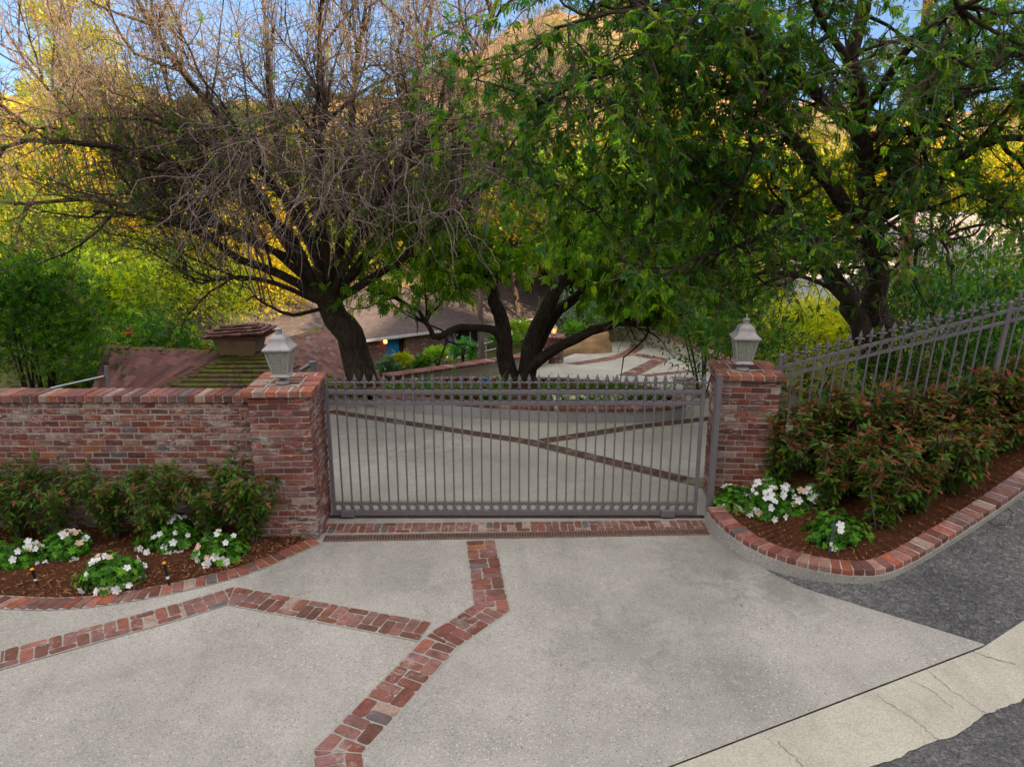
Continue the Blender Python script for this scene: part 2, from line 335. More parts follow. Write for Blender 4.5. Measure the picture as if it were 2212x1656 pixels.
# hills : far hillside with the skyline of the photograph, and the ridge behind the camera that shades the drive
sky_x = np.array([-200, 0, 250, 450, 620, 760, 900, 1000, 1100, 1250, 1400, 1500, 1700, 1850, 2000, 2212, 2500]); sky_y = np.array([230, 212, 205, 225, 232, 222, 190, 120, 60, 20, 15, 60, 215, 262, 250, 225, 200])
HD = 210.
kp = np.array([PY(a, b, HD) for a, b in zip(sky_x, sky_y)])
def hillf(x, y):
    top = np.interp(x * HD / np.maximum(y, 60), kp[:, 0], kp[:, 2]) + 1.2 * np.sin(x * .23) + .8 * np.sin(x * .51 + 2)
    t = sst(80, HD, y); base = -9
    z = base + (top - base) * t * np.clip(y / HD, 0, 1.02) + (1 - t) * 0
    gully = (np.sin(x * .09 + y * .03) * 2.4 + np.sin(x * .21 - y * .05 + 1) * 1.3) * np.sin(math.pi * t)
    return z + gully - 30 * sst(HD + 10, HD + 70, y)
th = NT('dry_hill'); n = th.noise(.05, 7, .7); n2 = th.noise(.6, 7, .75)
ch = th.mix(th.ramp(n, [(.4, 0), (.62, 1)]), (.42, .26, .14), (.13, .13, .05)); ch = th.mix(.6, ch, th.ramp(n2, [(.3, .3), (.68, 1.3)]), 'MULTIPLY'); th.bump(n2, 1., 1.2); M['hill'] = th.fin(ch, .95, .05)
grid(np.linspace(-240, 260, 130), np.linspace(82, 285, 70), hillf, 'hillside', M['hill'])
def ridgef(x, y):
    u = sst(-10, -46, y)
    crest = 35.5 + 2.4 * np.sin(x * .13 + .5) + 1.4 * np.sin(x * .31 + 1.7) + .9 * np.sin(x * .83) + 3.5 * np.sin(x * .027 + 2.2)
    crest = crest - 1.6 + 14 * np.exp(-((x - 70.5) / 7.5) ** 2) - 8.5 * np.exp(-((x - 54) / 2.2) ** 2) - 5. * np.exp(-((x - 36) / 1.6) ** 2)  # crest bump added to shade the house, notches cut to let sun through
    return -.3 + crest * u - 10 * sst(-60, -90, y)
grid(np.linspace(-150, 190, 260), np.linspace(-95, -16, 36), ridgef, 'shading_hillside_behind', M['hill'])
# ---- front drive, gutter, road
def flat_poly(name, pts, mat, z=None, dz=.004, n=1):
    mb = MB(); mb.poly([(a, b, (Hf(a, b) if z is None else z) + dz) for a, b in pts]); return tag(mb.build(name, mat), kind='structure')
A_ = (3.05, 6.35); B_ = PZ(2130, 1395)[:2]; G1 = PZ(1450, 1656)[:2]; dG = norm(B_ - G1); G0 = B_ - dG * 16
gnrm = np.array([dG[1], -dG[0]])
flat_poly('driveway', [(-14, 8.6), (-14, -1), tuple(G0), tuple(B_), A_, (2.75, 6.6), (2.45, 7.3), (2.42, 8.6)], M['conc'])
def gz(u, v):   # u along gutter, v across
    return B_ + dG * u + gnrm * v
gm = MB(); us = np.linspace(-16, 7, 460); wv = .57
e1 = []; e2 = []
for u in us:
    a = gz(u, .006); b = gz(u, wv + .012 * math.sin(u * 9) + .02 * math.sin(u * 3.3) + random.gauss(0, .0035) + .005 * math.sin(u * 23)); e1.append(a); e2.append(b)
V = []; 
for a, b in zip(e1, e2): V += [(a[0], a[1], float(Hf(*a)) + .006), (b[0], b[1], float(Hf(*b)) + .004)]
gm.add(V, [[2 * i, 2 * i + 1, 2 * i + 3, 2 * i + 2] for i in range(len(us) - 1)]); tag(gm.build('gutter', M['gutter']), kind='structure')
# expansion joint between drive and gutter, cracks in concrete (thin recessed dark lines)
def crack(mb, pts, w=.004, dz=.0075, seg=14, amp=.02):
    P = [np.array(p, float) for p in pts]; out = []
    for a, b in zip(P[:-1], P[1:]):
        for i in range(seg): out.append(a + (b - a) * i / seg + RNG.normal(0, amp * .4, 2))
    out.append(P[-1]); out = np.array(out); d = norm(np.gradient(out, axis=0)); nn = np.stack([-d[:, 1], d[:, 0]], -1) * (w * RNG.uniform(.3, 1.3, (len(out), 1)))
    L = out + nn; Q = out - nn; V = np.concatenate([np.column_stack([L, Hf(L[:, 0], L[:, 1]) + dz]), np.column_stack([Q, Hf(Q[:, 0], Q[:, 1]) + dz])]); n_ = len(out)
    mb.add(V, [[i, n_ + i, n_ + i + 1, i + 1] for i in range(n_ - 1)])
M['crack'] = m_plain('crack_dirt', (.07, .062, .05), .95, .1)
ck = MB()
crack(ck, [G0, B_], .003, .009, 150, .006)
crack(ck, [A_, B_], .004, .009, 30, .006)
for pts in ([(2440 / 1.3562, 0)],): pass
def ckp(pts, **k): crack(ck, [PZ(a, b)[:2] for a, b in pts], **k)
ckp([(2005, 1448), (2040, 1480), (2110, 1530), (2165, 1560)], w=.0022); ckp([(1892, 1502), (1960, 1545), (2030, 1600), (2070, 1640)], w=.0022)
ckp([(1965, 1470), (2010, 1490), (2060, 1530)], w=.0025); ckp([(1680, 1605), (1720, 1640), (1760, 1690)], w=.003)
ckp([(2100, 1408), (2150, 1425), (2212, 1440)], w=.004)
for k in range(9):
    a = np.array([RNG.uniform(3.6, 7.5), RNG.uniform(5.2, 7.6)]); 
    if a[1] < 6.9 + .5 * (a[0] - 4.6): crack(ck, [a, a + RNG.normal(0, .35, 2), a + RNG.normal(0, .6, 2)], .006, .001, 12, .05)
tag(ck.build('pavement_cracks', M['crack']), kind='structure')
# asphalt road (rises to the right) + street beyond the gutter
rx = np.arange(2.7, 24, .3); ry = np.arange(1, 8.65, .17)
def cline(p):  # right of the crease and behind gutter
    d = (p[:, 0] - A_[0]) * (B_[1] - A_[1]) - (p[:, 1] - A_[1]) * (B_[0] - A_[0]); return d
mb = MB()
far = 26
crease = [A_ + (B_ - np.array(A_)) * t for t in np.linspace(0, 1, 12)]
def roadstrip(name, left, right, n, mat, dz):
    mbb = MB(); L = np.array(left); Rr_ = np.array(right); t = np.linspace(0, 1, n)[None, :, None]
    Pn = L[:, None] * (1 - t) + Rr_[:, None] * t; Z = Hf(Pn[..., 0], Pn[..., 1]) + dz
    V = np.concatenate([Pn, Z[..., None]], -1); m_ = len(L); i = np.arange(m_ - 1)[:, None] * n + np.arange(n - 1)[None]
    mbb.add(V.reshape(-1, 3), np.stack([i, i + 1, i + n + 1, i + n], -1).reshape(-1, 4)); return tag(mbb.build(name, mat, smooth=True), kind='structure')
up = np.array([.669, .743])
tt = np.linspace(0, 1, 30); RS = np.array([2.4, 6.65]); RE = B_ + np.array([-.06, -.1])
roadstrip('road', [RS + (RE - RS) * t for t in tt], [(RS + (RE - RS) * t) + np.array([1, .62]) * 16 for t in tt], 60, M['asphalt'], -.006)
roadstrip('road', [gz(u, .02) for u in np.linspace(0, 18, 40)], [B_ + np.array([-.06, -.1]) + norm(np.array([1, .62])) * u * 1.01 + np.array([0, .15]) for u in np.linspace(0, 18, 40)], 8, M['asphalt'], -.0045)
roadstrip('street', [gz(u, wv - .03) for u in np.linspace(-16, 12, 40)], [gz(u, wv + 9) for u in np.linspace(-16, 12, 40)], 12, M['asphalt'], -.004)
# ---- inner drive and motor court
def xl(y): return np.interp(y, [8.3, 14.6, 14.7, 15.9, 16, 16.6, 22.3, 24, 28, 29.4], [-5.9, -5.9, -3.1, -3.1, -3.1, -3.0, 1.3, 2.0, 3.6, 4.4])
def xr(y): return np.interp(y, [8.3, 24, 25.2, 28, 29, 29.4], [5.9, 5.85, 5.8, 5.55, 5.1, 4.5])
yy = np.linspace(8.2, 29.4, 160); roadstrip('driveway_inner', [(float(xl(a)), a) for a in yy], [(float(xr(a)), a) for a in yy], 40, M['conc_in'], .006)
# neighbour's street behind the right tree
flat_poly('street_beyond', [(9.5, 24), (30, 24), (34, 41), (9.5, 41)], m_concrete('asphalt_pale', (.21, .215, .24), .2, 1.), z=-1.0, dz=0.06)
# mulch beds
M['mulch'] = NT('mulch'); t_ = M['mulch']; n = t_.noise(35, 6, .75, dist=1.5); col = t_.mix(t_.ramp(n, [(.35, 0), (.68, 1)]), (.02, .009, .005), (.17, .065, .03)); t_.bump(n, 1., .03); M['mulch'] = t_.fin(col, .95, .1)
PALB = .92 * np.array([(.21, .068, .055), (.175, .055, .046), (.23, .09, .074), (.15, .05, .043), (.2, .085, .08), (.125, .052, .05), (.23, .07, .045), (.17, .085, .084), (.23, .125, .108)])
def bcol(pal=PALB, s=1., var=.16):
    c = pal[RNG.integers(len(pal))] * s * RNG.uniform(1 - var, 1 + var); u = RNG.random()
    if u < .03: c = np.array([.12, .09, .1]) * s
    elif u < .1: c = np.array([.29, .2, .17]) * s
    elif u < .107: c = np.array([.28, .11, .045]) * s
    return c
PALP = np.array([(.18, .07, .058), (.15, .055, .045), (.2, .095, .085), (.18, .09, .088), (.13, .058, .048), (.21, .08, .06), (.17, .082, .082)])
def band(pmb, mmb, pts, w=.325, zf=None, off=.004, extend=(0, 0), tone=1., bl=.2):
    """two-and-one basket band along a polyline: bricks are thin prisms, mitred at the bends"""
    P = [np.array(p[:2], float) for p in pts]; n = len(P); D = [norm(P[i + 1] - P[i]) for i in range(n - 1)]
    zf = zf or (lambda x, y: 0.); g = .012; flip = 0
    for i in range(n - 1):
        a, b, d = P[i], P[i + 1], D[i]; nn = np.array([-d[1], d[0]]); L = np.linalg.norm(b - a)
        cl = [(a, -d), (b, d)]
        if i > 0: m_ = norm(d + D[i - 1]); cl[0] = (a, -m_)
        if i < n - 2: m_ = norm(d + D[i + 1]); cl[1] = (b, m_)
        ext = w * .6; s = -ext if i > 0 else -extend[0]; end = L + (ext if i < n - 2 else extend[1])
        if i == 0: cl[0] = (a - d * extend[0], -d)
        if i == n - 2: cl[1] = (b + d * extend[1], d)
        def put(u0, u1, v0, v1, tone=tone):
            u0 += RNG.normal(0, .002); v1 += RNG.normal(0, .002); sk_ = RNG.normal(0, .003, (8, 2))
            c = .016; pl = [(u0 + c, v0), (u1 - c, v0), (u1, v0 + c), (u1, v1 - c), (u1 - c, v1), (u0 + c, v1), (u0, v1 - c), (u0, v0 + c)]
            pl = [tuple(a + d * (q[0] + e[0]) + nn * (q[1] + e[1])) for q, e in zip(pl, sk_)]
            for (pp, nv) in cl: pl = clip(pl, pp - nv * g * .5, nv)
            if len(pl) < 3: return
            pa = np.array(pl); ar = abs(sum(pa[k][0] * pa[(k + 1) % len(pa)][1] - pa[(k + 1) % len(pa)][0] * pa[k][1] for k in range(len(pa)))) / 2
            if ar < .0008: return
            pmb_z = off + .006 + RNG.normal(0, .0012); prism(pmb, pl, lambda x, y: zf(x, y) - .02, lambda x, y: zf(x, y) + pmb_z, bcol(PALP, 1.15 * tone), .003)
        while s < end:
            v = -w / 2; hh = (bl - g) / 2
            if flip % 2 == 0: put(s, s + hh, v + g / 2, v + bl); put(s + hh + g, s + bl, v + g / 2, v + bl); put(s, s + bl, v + bl + g, w / 2 - g / 2)
            else: put(s, s + bl, v + g / 2, w / 2 - bl - g); put(s, s + hh, w / 2 - bl, w / 2 - g / 2); put(s + hh + g, s + bl, w / 2 - bl, w / 2 - g / 2)
            s += bl + g; flip += 1
        q = [a - d * ext + nn * (w / 2 + .012), a - d * ext - nn * (w / 2 + .012), b + d * ext - nn * (w / 2 + .012), b + d * ext + nn * (w / 2 + .012)]
        q = [tuple(x) for x in q]
        for (pp, nv) in cl: q = clip(q, pp, nv)
        if len(q) >= 3:
            m = np.array(q); K = 12
            if zf(0, 20) == 0: mmb.poly([(x, y, off + .0008 * i) for x, y in q])
            else:
                for k in range(K):
                    qa = q[:]; s0 = a + d * (L * k / K - (ext if k == 0 else 0)); s1 = a + d * (L * (k + 1) / K + (ext if k == K - 1 else 0)); qa = clip(clip(qa, s0, -d), s1, d)
                    if len(qa) >= 3: mmb.poly([(x, y, zf(x, y) + off + .0008 * i) for x, y in qa])
pm, mm = MB(), MB()
z2 = lambda *p: [PZ(a, b)[:2] for a, b in p]
band(pm, mm, z2((1038, 1168), (1062, 1314), (952, 1388), (730, 1625), (735, 1700)), .33, extend=(0, .1), off=.0062)
band(pm, mm, [PZ(948, 1370)[:2], PZ(500, 1287)[:2], PZ(398, 1318)[:2], PZ(0, 1427)[:2], PZ(0, 1427)[:2] + (PZ(0, 1427)[:2] - PZ(398, 1318)[:2]) * 1.2], .29, extend=(-.13, 0), off=.0092)
band(pm, mm, [PZ(704, 1142)[:2] + (-.05, 0), PZ(1524, 1134)[:2] + (.0, .0)], .25, off=.0062, bl=.165)
tag(pm.build('brick_paving', M['brick_pave']), kind='structure'); tag(mm.build('brick_paving_mortar', M['mortar_pave']), kind='structure')
# inner bands (mossy)
pm, mm = MB(), MB(); zi = lambda x, y: float(Hf(x, y))
gi = lambda *p: [GZ(a, b)[:2] for a, b in p]
band(pm, mm, gi((712, 889), (1140, 955), (1575, 1036)), .3, zf=zi, tone=.5, off=.012)
band(pm, mm, gi((1150, 957), (1380, 922), (1530, 905)), .28, zf=zi, tone=.5, off=.014, extend=(-.2, .6))
band(pm, mm, gi((1235, 787), (1300, 778), (1352, 766), (1375, 752), (1376, 744)), .5, zf=zi, off=.012)
band(pm, mm, gi((1368, 765), (1428, 776), (1380, 800), (1355, 812)), .5, zf=zi, off=.014)
band(pm, mm, gi((1610, 800), (1480, 803), (1392, 812)), .35, zf=zi, off=.012)
band(pm, mm, gi((1470, 815), (1500, 835), (1520, 860)), .5, zf=zi, off=.012)
tag(pm.build('brick_paving_inner', m_brick('brick_moss', .15, .9)), kind='structure'); tag(mm.build('brick_paving_inner_mortar', m_mortar('mortar_moss', (.2, .19, .13))), kind='structure')
# ---- trench drain grate
gr = empty('trench_drain', (0, 0, 0), 'rust brown slotted drain grate set in the paving before the gate', 'drain grate')
a = PZ(700, 1164)[:2]; b = PZ(1529, 1149)[:2]; d = norm(b - a); nn = np.array([-d[1], d[0]]); L = np.linalg.norm(b - a)
fr = MB(); Mx = np.array([[d[0], nn[0], 0], [d[1], nn[1], 0], [0, 0, 1]])
for v in (-.066, .066): c = a + d * L / 2 + nn * v; box(fr, (*c, .007), (L / 2, .011, .006), Mx)
fr.build('frame', M['grate'], gr)
pit = MB(); c = a + d * L / 2; box(pit, (*c, .0055), (L / 2 - .005, .054, .0015), Mx); pit.build('channel', M['black_metal'], gr)
nsec = 8
for k in range(nsec):
    g_ = MB(); u0, u1 = L * k / nsec + .006, L * (k + 1) / nsec - .006; m = int((u1 - u0) / .031)
    for i in range(m + 1):
        u = u0 + (u1 - u0) * i / m; c = a + d * u; box(g_, (*c, .0105), (.0075, .054, .0025), Mx)
    g_.build('grate_section', M['grate'], gr)
# gate track
tk = MB(); box(tk, (-.0, 8.0, .012), (2.35, .02, .012)); box(tk, (0, 8.0, .026), (2.35, .006, .008))
tag(tk.build('gate_track', M['metal_dark']), 'dark steel track in the ground under the sliding gate', 'gate track')
# ================================================================= BRICK MASONRY
def courses(mb, mo, x0, x1, yf, z0, z1, depth=.1, Mx=None, org=(0, 0, 0), pal=PALB, h=.062, j=.0115, wl=.2, quoin=False, seed=0):
    """face of running bond in the local xz plane, front at local y=yf (towards -y)"""
    Mx = np.eye(3) if Mx is None else Mx; org = np.array(org, float); z = z0; r = seed
    while z < z1 - .02:
        x = x0; k = 0; off = (r % 2) * .5
        first = True
        while x < x1 - .01:
            l = wl * RNG.uniform(.97, 1.03)
            if first and off: l = wl * .5
            first = False; xe = min(x + l, x1)
            if x1 - xe < .05: xe = x1
            bc = bcol(pal)
            zz = z + RNG.normal(0, .0012)
            c = np.array([(x + xe) / 2, yf + depth / 2 + RNG.normal(0, .002), zz + h / 2]); hd = ((xe - x) / 2 - j / 2, depth / 2, h / 2)
            if xe == x1: hd = ((xe - x) / 2 - .0, depth / 2, h / 2)
            brick(mb, Mx @ c + org, hd, Mx, bc, .007, .0018)
            x = xe; k += 1
        z += h + j; r += 1
def pillar(loc, rz, W, D, H, label, side, seedcap):
    p = empty('brick_pillar', (*loc, 0), label, 'pillar', rz=rz)
    s = MB(); co = MB(); hb = .062 + .0115; z0 = -.06; n = int(round((H - .085 - z0) / hb)); zt = z0 + n * hb
    for r in range(n):
        z = z0 + r * hb; qa = .2 if r % 2 else .1
        for fx in range(4):   # four faces, quoins alternate
            a = fx * math.pi / 2; Mx = rotz(a); w_ = W if fx % 2 == 0 else D; dd = D if fx % 2 == 0 else W
            ow = 0 if (r + fx) % 2 else .104; st = -w_ / 2 + ow; en = w_ / 2 - ow
            # alternate faces own the corners
            m = max(2, int(round((en - st) / .2))); xs_ = np.linspace(st, en, m + 1)
            if m > 2: xs_[1:-1] += RNG.normal(0, .014, m - 1) + (.05 if r % 3 == 0 else -.02)
            for i in range(m):
                c = np.array([(xs_[i] + xs_[i + 1]) / 2, -dd / 2 + .05 + RNG.normal(0, .0025), z + .031]); h = ((xs_[i + 1] - xs_[i]) / 2 - (.006 if i < m - 1 else .001), .05, .031)
                brick(s, Mx @ c, h, Mx, bcol(PALB), .007, .002)
    s.build('shaft', M['brick'], p)
    box(co, (0, 0, (z0 + zt) / 2), (W / 2 - .009, D / 2 - .009, (zt - z0) / 2 - .002)); co.build('mortar_core', M['mortar'], p)
    cp = MB(); cm = MB(); o = .05; hz = H - zt - .008; cz = zt + .008 + hz / 2; CW, CD = W + 2 * o, D + 2 * o
    nx = int(CW / .112); ex = np.linspace(-CW / 2, CW / 2, nx + 1)
    for sy in (-1, 1):
        for i in range(nx): brick(cp, ((ex[i] + ex[i + 1]) / 2, sy * (CD / 2 - .1), cz + RNG.normal(0, .002)), ((ex[1] - ex[0]) / 2 - .006, .098, hz / 2), rotz(RNG.normal(0, .015)), bcol(PALP * np.array([1.45, 1.3, 1.15]), 1.15), .009, .003)
    ny = int((CD - .4) / .105); ey = np.linspace(-CD / 2 + .2, CD / 2 - .2, ny + 1)
    for sx in (-1, 1):
        for i in range(ny): brick(cp, (sx * (CW / 2 - .1), (ey[i] + ey[i + 1]) / 2, cz + RNG.normal(0, .002)), (.098, (ey[1] - ey[0]) / 2 - .006, hz / 2), rotz(RNG.normal(0, .015)), bcol(PALP * np.array([1.45, 1.3, 1.15]), 1.15), .009, .003)
    for i in range(ny): brick(cp, (0, (ey[i] + ey[i + 1]) / 2, cz - .004), (CW / 2 - .206, (ey[1] - ey[0]) / 2 - .006, hz / 2), None, bcol(PALP, .9), .009, .003)
    cp.build('cap', M['brick_cap'], p); box(cm, (0, 0, cz - .003), (CW / 2 - .012, CD / 2 - .012, hz / 2 - .004)); cm.build('cap_mortar', M['mortar_white'], p)
    return p
HP = 1.78
pillar((-2.56, 7.80), R(3), .66, .80, HP, 'red brick gate pillar joined to the brick wall left of the gate, with a lantern', -1, 1)
pillar((2.86, 8.46), R(-5), .68, .72, HP, 'red brick gate pillar right of the gate beside the white azaleas, with a lantern', 1, 2)
# long brick wall
wl_ = empty('brick_wall', (-5.9, 7.75, 0), 'long low wall of old red and whitewashed brick with a header coping', 'brick wall')
s = MB(); X0, X1 = -3.6, 2.98; courses(s, None, X0, X1, -.13, -.1, 1.56, .1, seed=1); sb = MB()
s.build('brickwork', M['brick'], wl_)
co = MB(); box(co, ((X0 + X1) / 2, 0.015, .72), ((X1 - X0) / 2, .138, .84)); co.build('mortar_core', M['mortar'], wl_)
cp = MB(); x = X0
while x < X1:
    wv_ = RNG.uniform(.098, .108); brick(cp, (x + wv_ / 2, 0, 1.63 + RNG.normal(0, .0025)), (wv_ / 2 - .006, .165, .04), rotz(RNG.normal(0, .008)), bcol(PALB * np.array([1.05, 1.25, 1.3]), 1.05, .22), .008, .002); x += wv_
cp.build('coping', M['brick_cap'], wl_); cm = MB(); box(cm, ((X0 + X1) / 2, 0, 1.622), ((X1 - X0) / 2, .152, .036)); cm.build('coping_mortar', M['mortar_white'], wl_)
# ---- left bed: mulch sheet + flush header edging
edge = [PZ(a, b)[:2] for a, b in ((-260, 1290), (-120, 1308), (0, 1315), (100, 1320), (200, 1313), (330, 1292), (420, 1272), (520, 1247), (600, 1216), (650, 1192), (694, 1174))]
def resample(P, step):
    P = np.array(P, float); s_ = np.concatenate([[0], np.cumsum(np.linalg.norm(np.diff(P, axis=0), axis=1))]); u = np.arange(0, s_[-1], step)
    # smooth (catmull via dense chord interpolation)
    from_ = [np.interp(u, s_, P[:, k]) for k in range(P.shape[1])]; Q = np.stack(from_, -1)
    for _ in range(6): Q[1:-1] = (Q[:-2] + 2 * Q[1:-1] + Q[2:]) / 4
    return Q
E1 = resample(edge, .108); hb = MB(); hm = MB()
for i in range(len(E1) - 1):
    a, b = E1[i], E1[i + 1]; d = norm(b - a); nn = np.array([-d[1], d[0]]); c = (a + b) / 2 + nn * .1; Mx = np.array([[d[0], nn[0], 0], [d[1], nn[1], 0], [0, 0, 1]]) @ rotz(-.28 if a[0] < -3.6 else RNG.normal(-.1, .03))
    brick(hb, (*c, .004 + RNG.normal(0, .002)), (.046, .098, .016), Mx, bcol(PALB * np.array([1.2, 1.2, 1.1]), 1.1, .3), .006, .002)
V = []; 
for i in range(len(E1)):
    a = E1[i]; b = E1[min(i + 1, len(E1) - 1)] if i < len(E1) - 1 else E1[i]; d = norm(E1[min(i + 1, len(E1) - 1)] - E1[max(i - 1, 0)]); nn = np.array([-d[1], d[0]]); V += [(*(a - nn * .01), .0105), (*(a + nn * .215), .0105)]
hm.add(V, [[2 * i, 2 * i + 2, 2 * i + 3, 2 * i + 1] for i in range(len(E1) - 1)])
eg = empty('bed_edging', (-4, 6.2, 0), 'flush curved row of header bricks edging the left mulch bed', 'brick edging')
for o in (hb.build('bricks', M['brick_cap'], None), hm.build('mortar_strip', M['mortar_pave'], None)): o.parent = eg; o.location = (4, -6.2, 0)
mb = MB(); Q = np.array([E1[i] + np.array([-norm(E1[min(i + 1, len(E1) - 1)] - E1[max(i - 1, 0)])[1], norm(E1[min(i + 1, len(E1) - 1)] - E1[max(i - 1, 0)])[0]]) * .19 for i in range(len(E1))])
K = 16; T_ = np.linspace(0, 1, K); top = 7.64
V = np.array([[(1 - t) * q[0] + t * q[0], (1 - t) * q[1] + t * max(top, q[1]), .004 + .03 * math.sin(math.pi * min(t * 1.3, 1)) + .06 * t] for q in Q for t in T_]); V[:, 2] += RNG.normal(0, .006, len(V)) * (V[:, 1] > 6.3)
i = np.arange(len(Q) - 1)[:, None] * K + np.arange(K - 1)[None]; mb.add(V, np.stack([i, i + K, i + K + 1, i + 1], -1).reshape(-1, 4))
tag(mb.build('mulch_bed_left', M['mulch'], smooth=True), kind='structure'); QL = Q
# ---- right planter: curved curb of headers on a concrete base
cpl = [(2.32, 7.78), (2.33, 7.55), (2.42, 7.22), (2.6, 6.87), (2.85, 6.6), (3.15, 6.44), (3.42, 6.38)] + [tuple(GZ(a, b)[:2]) for a, b in ((1895, 1264), (1960, 1233), (2030, 1190), (2100, 1146), (2160, 1106), (2212, 1068), (2300, 1003))] + [(7.0, 7.75), (8.6, 8.6), (11, 9.6)]
E2 = resample(cpl, .108); zt_ = np.maximum(.2 + .05 * sst(7., 7.8, E2[:, 1]) * (E2[:, 0] < 3), Hf(E2[:, 0], E2[:, 1]) + .115)
for _ in range(8): zt_[1:-1] = (zt_[:-2] + 2 * zt_[1:-1] + zt_[2:]) / 4
cb = empty('planter_curb', (3.4, 6.5, 0), 'curved raised curb of red header bricks on a concrete base around the right bed', 'planter curb')
off = np.array([-3.4, -6.5, 0]); hb = MB(); base = MB(); mo = MB(); VB = []; VM = []
for i in range(len(E2) - 1):
    a, b = E2[i], E2[i + 1]; d = norm(b - a); nn = np.array([-d[1], d[0]]); L = np.linalg.norm(b - a); sl_ = (zt_[i + 1] - zt_[i]) / L; dz = norm(np.array([d[0], d[1], sl_])); up_ = np.cross(dz, np.array([*nn, 0.]))
    Mx = np.stack([dz, np.array([nn[0], nn[1], 0]), up_], 1); c = np.array([*((a + b) / 2 + nn * .1), (zt_[i] + zt_[i + 1]) / 2 - .032])
    pal = PALB * np.array([1.25, 1.3, 1.25]) if c[0] < 4.8 else PALP * np.array([1.1, 1.3, 1.35])
    brick(hb, c + off + (0, 0, RNG.normal(0, .002)), (L / 2 - .005, .1, .032), Mx, bcol(pal, 1.1, .25), .007, .002)
for i in range(len(E2)):
    d = norm(E2[min(i + 1, len(E2) - 1)] - E2[max(i - 1, 0)]); nn = np.array([-d[1], d[0]]); o_ = E2[i] - nn * .012; q_ = E2[i] + nn * .19; z = zt_[i]
    VB += [(*o_, z - .37), (*o_, z - .066), (*q_, z - .066), (*q_, z - .37)]; o_ = E2[i] + nn * .006; VM += [(*o_, z - .066), (*o_, z - .007), (*q_, z - .007), (*q_, z - .066)]
for vv, mb_, nm, mt in ((VB, base, 'concrete_base', M['conc']), (VM, mo, 'mortar_bed', M['mortar_white'])):
    n_ = len(E2) - 1; f = []
    for i in range(n_):
        for k in range(4): f.append([4 * i + k, 4 * i + 4 + k, 4 * i + 4 + (k + 1) % 4, 4 * i + (k + 1) % 4])
    mb_.add(np.array(vv) + off, f); mb_.build(nm, mt, cb)
hb.build('header_bricks', M['brick_cap'], cb)
mb = MB(); K = 14; V = []
for i in range(len(E2)):
    d = norm(E2[min(i + 1, len(E2) - 1)] - E2[max(i - 1, 0)]); nn = np.array([-d[1], d[0]]); p0 = E2[i] + nn * .17; ty = 8.5 - .06 * (p0[0] - 3)
    tx = p0[0] if p0[0] > 3 else 3.0 - (3.0 - p0[0]) * .8
    for k in range(K):
        t = k / (K - 1); x = p0[0] + (tx - p0[0]) * t; y = p0[1] + (max(ty, p0[1]) - p0[1]) * t; zz = max(zt_[i] - .045 + .05 * math.sin(math.pi * t * .5), (float(Hf(x, min(y, 8.6))) + .05) if k > 1 and x > 3.1 else -1) + RNG.normal(0, .007) * (k > 0); V.append((x, y, zz))
i = np.arange(len(E2) - 1)[:, None] * K + np.arange(K - 1)[None]; mb.add(np.array(V), np.stack([i, i + K, i + K + 1, i + 1], -1).reshape(-1, 4)); tag(mb.build('mulch_bed_right', M['mulch'], smooth=True), kind='structure')
def bedz(x, y): # planter bed height
    k = np.argmin((E2[:, 0] - x) ** 2 + .02 * (E2[:, 1] - y) ** 2); return float(zt_[k])
# loose mulch chips on both beds
chp = MB(); nC = 5200; P = []
while len(P) < nC:
    if RNG.random() < .5:
        q = QL[RNG.integers(len(QL))]; t = RNG.random() ** 1.3 * .95; y = q[1] + (7.6 - q[1]) * t
        if y > q[1] and q[0] > -6.2: P.append((q[0] + RNG.normal(0, .04), y, .03 + .05 * t))
    else:
        k = RNG.integers(len(E2)); 
        if E2[k, 0] > 6.5: continue
        d = norm(E2[min(k + 1, len(E2) - 1)] - E2[max(k - 1, 0)]); nn = np.array([-d[1], d[0]]); u = .2 + RNG.random() ** 1.5 * 1.1; c = E2[k] + nn * u
        if c[1] < 8.2 and c[0] > 2.4: P.append((c[0], c[1], max(zt_[k] - .035 + .05 * min(u, 1), float(Hf(c[0], c[1])) + .06 if u > .35 and c[0] > 3.2 else -1)))
P = np.array(P); a = RNG.uniform(0, 6.28, nC); L = RNG.uniform(.008, .028, nC); wd = RNG.uniform(.002, .005, nC); tl = RNG.uniform(-.5, .5, nC)
dx = np.stack([np.cos(a) * np.cos(tl), np.sin(a) * np.cos(tl), np.sin(tl)], -1); dy = np.stack([-np.sin(a), np.cos(a), RNG.uniform(-.4, .4, nC)], -1)
V = np.stack([P - dx * L[:, None] - dy * wd[:, None], P + dx * L[:, None] - dy * wd[:, None], P + dx * L[:, None] + dy * wd[:, None], P - dx * L[:, None] + dy * wd[:, None]], 1) + np.array([0, 0, .012])
colp = np.array([(.16, .06, .03), (.08, .03, .016), (.3, .15, .08), (.035, .015, .01), (.22, .09, .045)])[RNG.integers(0, 5, nC)]
tm = NT('mulch_chip'); M['chip'] = tm.fin(tm.attr(), .9, .15); chp.add(V.reshape(-1, 3), np.arange(nC * 4).reshape(-1, 4), np.repeat(colp, 4, 0))
tag(chp.build('mulch_chips', M['chip']), 'scattered red brown wood mulch chips covering the planting beds', 'mulch', kind='stuff')
lt = MB(); nL = 90; q = np.concatenate([np.column_stack([RNG.uniform(-2, 5.5, 70), RNG.uniform(17, 27, 70)]), np.column_stack([RNG.uniform(-5.5, 4, 20), RNG.uniform(4.3, 12, 20)])]); q = q[(q[:, 0] > xl(q[:, 1]) + .2) & (q[:, 0] < 5.6) | (q[:, 1] < 8)]
